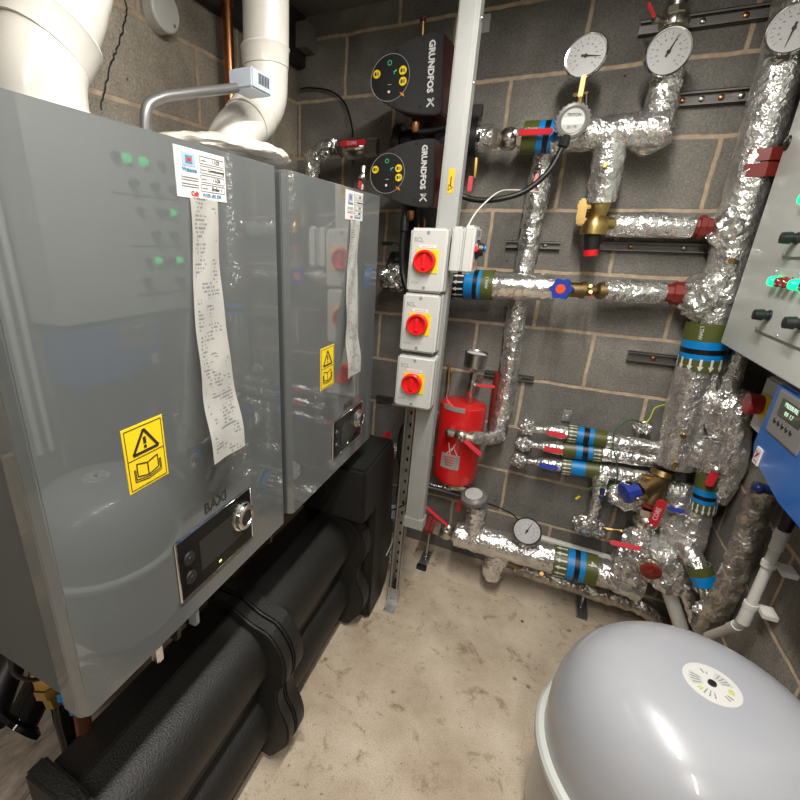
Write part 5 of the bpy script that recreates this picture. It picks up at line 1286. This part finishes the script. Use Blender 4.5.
for y, m_ in ((-.42, 'led_off'), (-.50, 'led_off'), (-.59, 'led_green'), (-.67, 'led_green'), (-.72, 'led_off')): lampb(y, 1.825, m_, p1, .016)
for y in (-.455, -.555, -.66): knob(y, 1.74, p1)
# handle recess at the far edge of the door
P = W(787, 143, x=PX-.002)
bb = nb(); lathe(bb, (PX+.0, P.y, P.z), nx, [(0, .020), (.004, .018), (.008, .01), (.008, 0)], 20); part('door_lock', bb, 'black_plastic', t)

# rotary isolator below the panel
P = W(757, 402, x=.90)
t = thing('isolator_switch', 'grey box with big red rotary knob on yellow, under control panel', 'isolator switch', (.94, P.y, P.z-.06))
bb = nb(); box(bb, (.905, P.y-.125, P.z-.085), (XR, P.y+.01, P.z+.085), .006); part('back_box', bb, 'iso_grey', t)
bb = nb(); box(bb, (.900, P.y-.09, P.z-.036), (.9048, P.y-.012, P.z+.036), .001); part('switch_plate', bb, 'yellow', t)
bb = nb(); lathe(bb, (.900, P.y-.03, P.z), nx, [(0, .030), (.028, .034), (.034, .031), (.034, 0)], 28); part('rotary_knob', bb, 'knob_red_dark', t)
# blue pressurisation controller
BX = .80
cs = [W(778, 384, x=BX), W(748, 450, x=BX), W(775, 487, x=BX), W(800, 500, x=BX)]
yl = cs[0].y-.005
t = thing('blue_controller', 'blue wall unit with grey display face under control panel', 'controller', (.88, -.8, .985))
y1_, y2_ = -.605, -1.02
bb = nb(); box(bb, (BX+.03, y2_, 1.0), (XR, y1_-.01, 1.228), .012); part('back_case', bb, 'blue_box', t)
bb = nb(); pts = [(BX+.002, y1_, 1.222), (BX+.002, y1_+.012, 1.05), (BX+.002, y1_-.01, 1.02), (BX+.002, -.80, .985), (BX+.002, y2_, .985), (BX+.002, y2_, 1.222)]
prism(bb, pts, (1, 0, 0), .035, 0, .006); part('front_cover', bb, 'blue_box', t)
f0, f1, f2, f3 = W(779, 392, x=BX), W(766, 425, x=BX), W(790, 447, x=BX), W(803, 405, x=BX)
bb = nb(); box(bb, (BX-.001, -.80, 1.105), (BX+.003, -.633, 1.212), .003); F = part('display_face', bb, 'box_face', t)
bb = nb(); box(bb, (BX-.003, -.775, 1.158), (BX-.0005, -.665, 1.198), .0008); S_ = part('lcd_screen', bb, 'lcd', F)
bb = nb()
text('screen_lettering', 'PRESSURE', 'lcd_ink', S_, (BX-.0032, -.72, 1.188), (0, -1, 0), (0, 0, 1), .015)
text('screen_lettering', '0.0  1.7', 'lcd_ink', S_, (BX-.0032, -.72, 1.17), (0, -1, 0), (0, 0, 1), .014)
for k in range(5):
    bb = nb(); lathe(bb, (BX-.001, -.665-.021*k, 1.140), nx, [(0, .006), (.002, .005), (.002, 0)], 14); part('button', bb, 'black_plastic', F)
P = W(757, 456, x=BX-.001)
bb = nb(); box(bb, (BX-.0015, P.y-.016, P.z-.022), (BX+.002, P.y+.016, P.z+.022), .0008); Lb = part('sticker', bb, 'white_paint', t)
bb = nb(); q = V((BX-.0016, P.y, P.z))
line3(bb, q+V((0, -.009, .012)), q+V((0, .009, -.006)), .005, nx); line3(bb, q+V((0, .009, .012)), q+V((0, -.002, .002)), .004, nx); line3(bb, q+V((0, .009, -.013)), q+V((0, -.009, -.013)), .002, nx)
part('sticker_mark', bb, 'ink_red', Lb)
# wall-side foil pipe with blue clamp, white waste pipe with clips
def wp(u, v, x=.92): return W(u, v, x=x)
P = [wp(766, 488, .93), wp(755, 515, .93), wp(739, 560, .93), wp(722, 600, .93), wp(702, 627, .93)]
bb = nb(); tube(bb, smoothpts(P, 6), [.036]*25, 36, 0, .006, 38, True, .008); solo('insulated_pipe', bb, 'foil_dirty', 'dull crumpled foil pipe slanting down the right wall beside waste pipe', 'pipe')
bb = nb(); P0 = wp(758, 488, .90); lump(bb, P0, (.015, .02, .017), .1, 3); cyl(bb, P0, P0+V((.05, .0, 0)), .013); solo('blue_clip', bb, 'blue_navy', 'dark blue fitting under the lower corner of blue unit', 'fitting')
wx = .925; A = W(784, 530, x=wx); B = W(747, 613, x=wx); Cc = W(741, 624, x=wx); D = W(708, 636, x=wx)
t = thing('waste_pipe', 'white plastic waste pipe with elbow clipped to right wall', 'pipe', (wx, A.y, D.z))
r_ = .0125
bb = nb(); tube(bb, [A, B], r_, 28); tube(bb, smoothpts([B, Cc.lerp(B, .3), Cc.lerp(D, .2), D], 6), r_, 28); part('pipe', bb, 'waste_white', t)
bb = nb(); cyl(bb, B+(B-A).normalized()*-.02, B+(B-A).normalized()*.035, r_*1.22, seg=28); cyl(bb, Cc.lerp(D, .10), Cc.lerp(D, .28), r_*1.2, seg=28); lump(bb, Cc.lerp(B, .25), (r_*1.22,)*3, 0, 3); part('elbow', bb, 'waste_white', t)
bb = nb(); cyl(bb, A, A.lerp(B, .10), r_*1.3, seg=28, bev=.002); cyl(bb, A.lerp(B, .10), A.lerp(B, .22), r_*1.18, seg=28); part('coupling', bb, 'white_plastic', t)
bb = nb(); cyl(bb, A+(A-B).normalized()*.07, A, r_*1.5, r_*1.1, seg=28); part('trap', bb, 'black_plastic', t)
for k, (u, v) in enumerate(((767, 561), (751, 606))):
    q = W(u, v, x=wx); f = (q-A).dot((B-A).normalized()); q = A+(B-A).normalized()*f; d = (B-A).normalized()
    bb = nb(); lathe(bb, q-d*.008, d, [(0, r_*1.02), (0, r_*1.32), (.016, r_*1.32), (.016, r_*1.02)], 28); box(bb, (q.x+.016, q.y-.008-.03, q.z-.008), (XR-.002, q.y+.008-.0, q.z+.008), .002)
    part('pipe_clip', bb, 'waste_white', t)
# ================================================================== grey tank in the foreground
tc = V((.690, -1.088, 0)); R_ = .262; zt = .695
t = thing('expansion_tank', 'big domed pale grey tank filling the lower right corner', 'tank', tc)
bb = nb(); prof = [(.05, 0), (.05, R_*.6), (.09, R_*.9), (.15, R_), (.415, R_)]
lathe(bb, tc, (0, 0, 1), prof, 96); part('lower_body', bb, 'tank_grey', t)
bb = nb(); prof = [(.405, R_), (.48, R_)]
for k in range(1, 25):
    a = PI/2*k/24; prof.append((.48+(zt-.48)*math.sin(a), R_*abs(math.cos(a))**.55 if k < 24 else 0))
lathe(bb, tc, (0, 0, 1), prof, 96); part('domed_top', bb, 'tank_grey', t)
bb = nb(); lathe(bb, tc, (0, 0, 1), [(.385, R_), (.387, R_+.012), (.395, R_+.018), (.410, R_+.018), (.417, R_+.012), (.420, R_)], 96); part('rim', bb, 'panel_grey', t)
for k in range(3):
    a = 2*PI*k/3+.4; q = tc+V((math.cos(a)*R_*.75, math.sin(a)*R_*.75, 0)); bb = nb(); box(bb, q-V((.02, .02, 0)), q+V((.02, .02, .14)), .003); part('leg', bb, 'tank_grey', t)
zl = zt+.0012; q = tc+V((0, 0, zl-.002)); RL = .048
bb = nb(); lathe(bb, q, (0, 0, 1), [(-.006, RL), (.0012, RL), (.0016, .012), (.0016, 0)], 48); Lb = part('round_label', bb, 'paper', t, 'round white label with print sectors')
bb = nb(); lathe(bb, q, (0, 0, 1), [(.001, .0075), (.006, .007), (.006, 0)], 16); part('valve_cap', bb, 'black_plastic', Lb)
def sector(a0, a1, r0, r1, n=8):
    L_ = [q+V((r1*math.cos(math.radians(a0+(a1-a0)*k/n)), r1*math.sin(math.radians(a0+(a1-a0)*k/n)), .0017)) for k in range(n+1)]
    L_ += [q+V((r0*math.cos(math.radians(a1+(a0-a1)*k/n)), r0*math.sin(math.radians(a1+(a0-a1)*k/n)), .0017)) for k in range(n+1)]
    return L_
bb = nb(); prism(bb, sector(15, 70, .016, .038), (0, 0, 1), .0003); prism(bb, sector(150, 205, .016, .038), (0, 0, 1), .0003); part('print_sectors', bb, 'plate_grey', Lb)
bb = nb()
for a0, r0, r1 in ((20, .020, .034), (30, .020, .034), (42, .02, .034), (55, .02, .034), (158, .02, .035), (170, .02, .035), (182, .02, .035), (195, .02, .035), (95, .022, .028), (108, .024, .034), (235, .02, .036), (250, .02, .036), (265, .022, .036), (305, .026, .037), (318, .026, .037)):
    prism(bb, sector(a0, a0+4, r0, r1, 2), (0, 0, 1), .0006)
part('print_marks', bb, 'ink_grey', Lb)
bb = nb()
for a0 in (340, 348, 356, 215, 223): prism(bb, sector(a0, a0+4, .026, .035, 2), (0, 0, 1), .0006)
part('print_dots', bb, 'cable_yellow', Lb)

# small litter on the floor
for k, (u, v, s_) in enumerate([(534, 586, .012), (509, 595, .007)]):
    P = W(u, v, z=.001); bb = nb(); prism(bb, [P+V((-s_, -s_*.4, 0)), P+V((s_*1.3, -s_*.7, 0)), P+V((s_*.3, s_*1.2, 0))], (0, 0, 1), .002)
    solo('paper_scrap', bb, 'paper', ['larger white paper scrap on floor under the low pipe', 'tiny white paper scrap on floor in front of larger scrap'][k], 'scrap')
bb = nb(); P = W(522, 622, z=.0); lump(bb, P+V((0, 0, .004)), (.006, .005, .004), .2, 2); solo('plastic_plug', bb, 'blue_navy', 'tiny dark blue plug lying in the middle of the floor', 'plug')

# ================================================================== things behind the camera side that the glossy boiler fronts mirror
P = V((.76, -1.75, 0))
# jerry can on the floor by the right wall
t = thing('jerry_can', 'off-white plastic jerry can with brown cap beside the domed tank', 'jerry can', (.445, -1.49, 0))
bb = nb(); prism(bb, [(.36, -1.60, 0), (.36, -1.38, 0), (.36, -1.38, .28), (.36, -1.43, .34), (.36, -1.52, .37), (.36, -1.60, .34)], (1, 0, 0), .17, 0, .025); part('body', bb, 'jerry', t)
bb = nb(); cyl(bb, (.445, -1.56, .35), (.445, -1.575, .385), .03, seg=24, bev=.003); part('cap', bb, 'brown_cap', t)
for k, (y_, z0_) in enumerate(((-1.42, 0), (-2.3, 0))):
    bb = nb(); cyl(bb, (.963, (-1.07, -1.115)[k], .74), (.963, (-1.07, -1.115)[k], 2.405), .012, seg=16); solo('conduit_pipe', bb, 'white_plastic', ['white conduit up right wall, nearer the control panel', 'white conduit up right wall, farther from the control panel'][k], 'conduit')
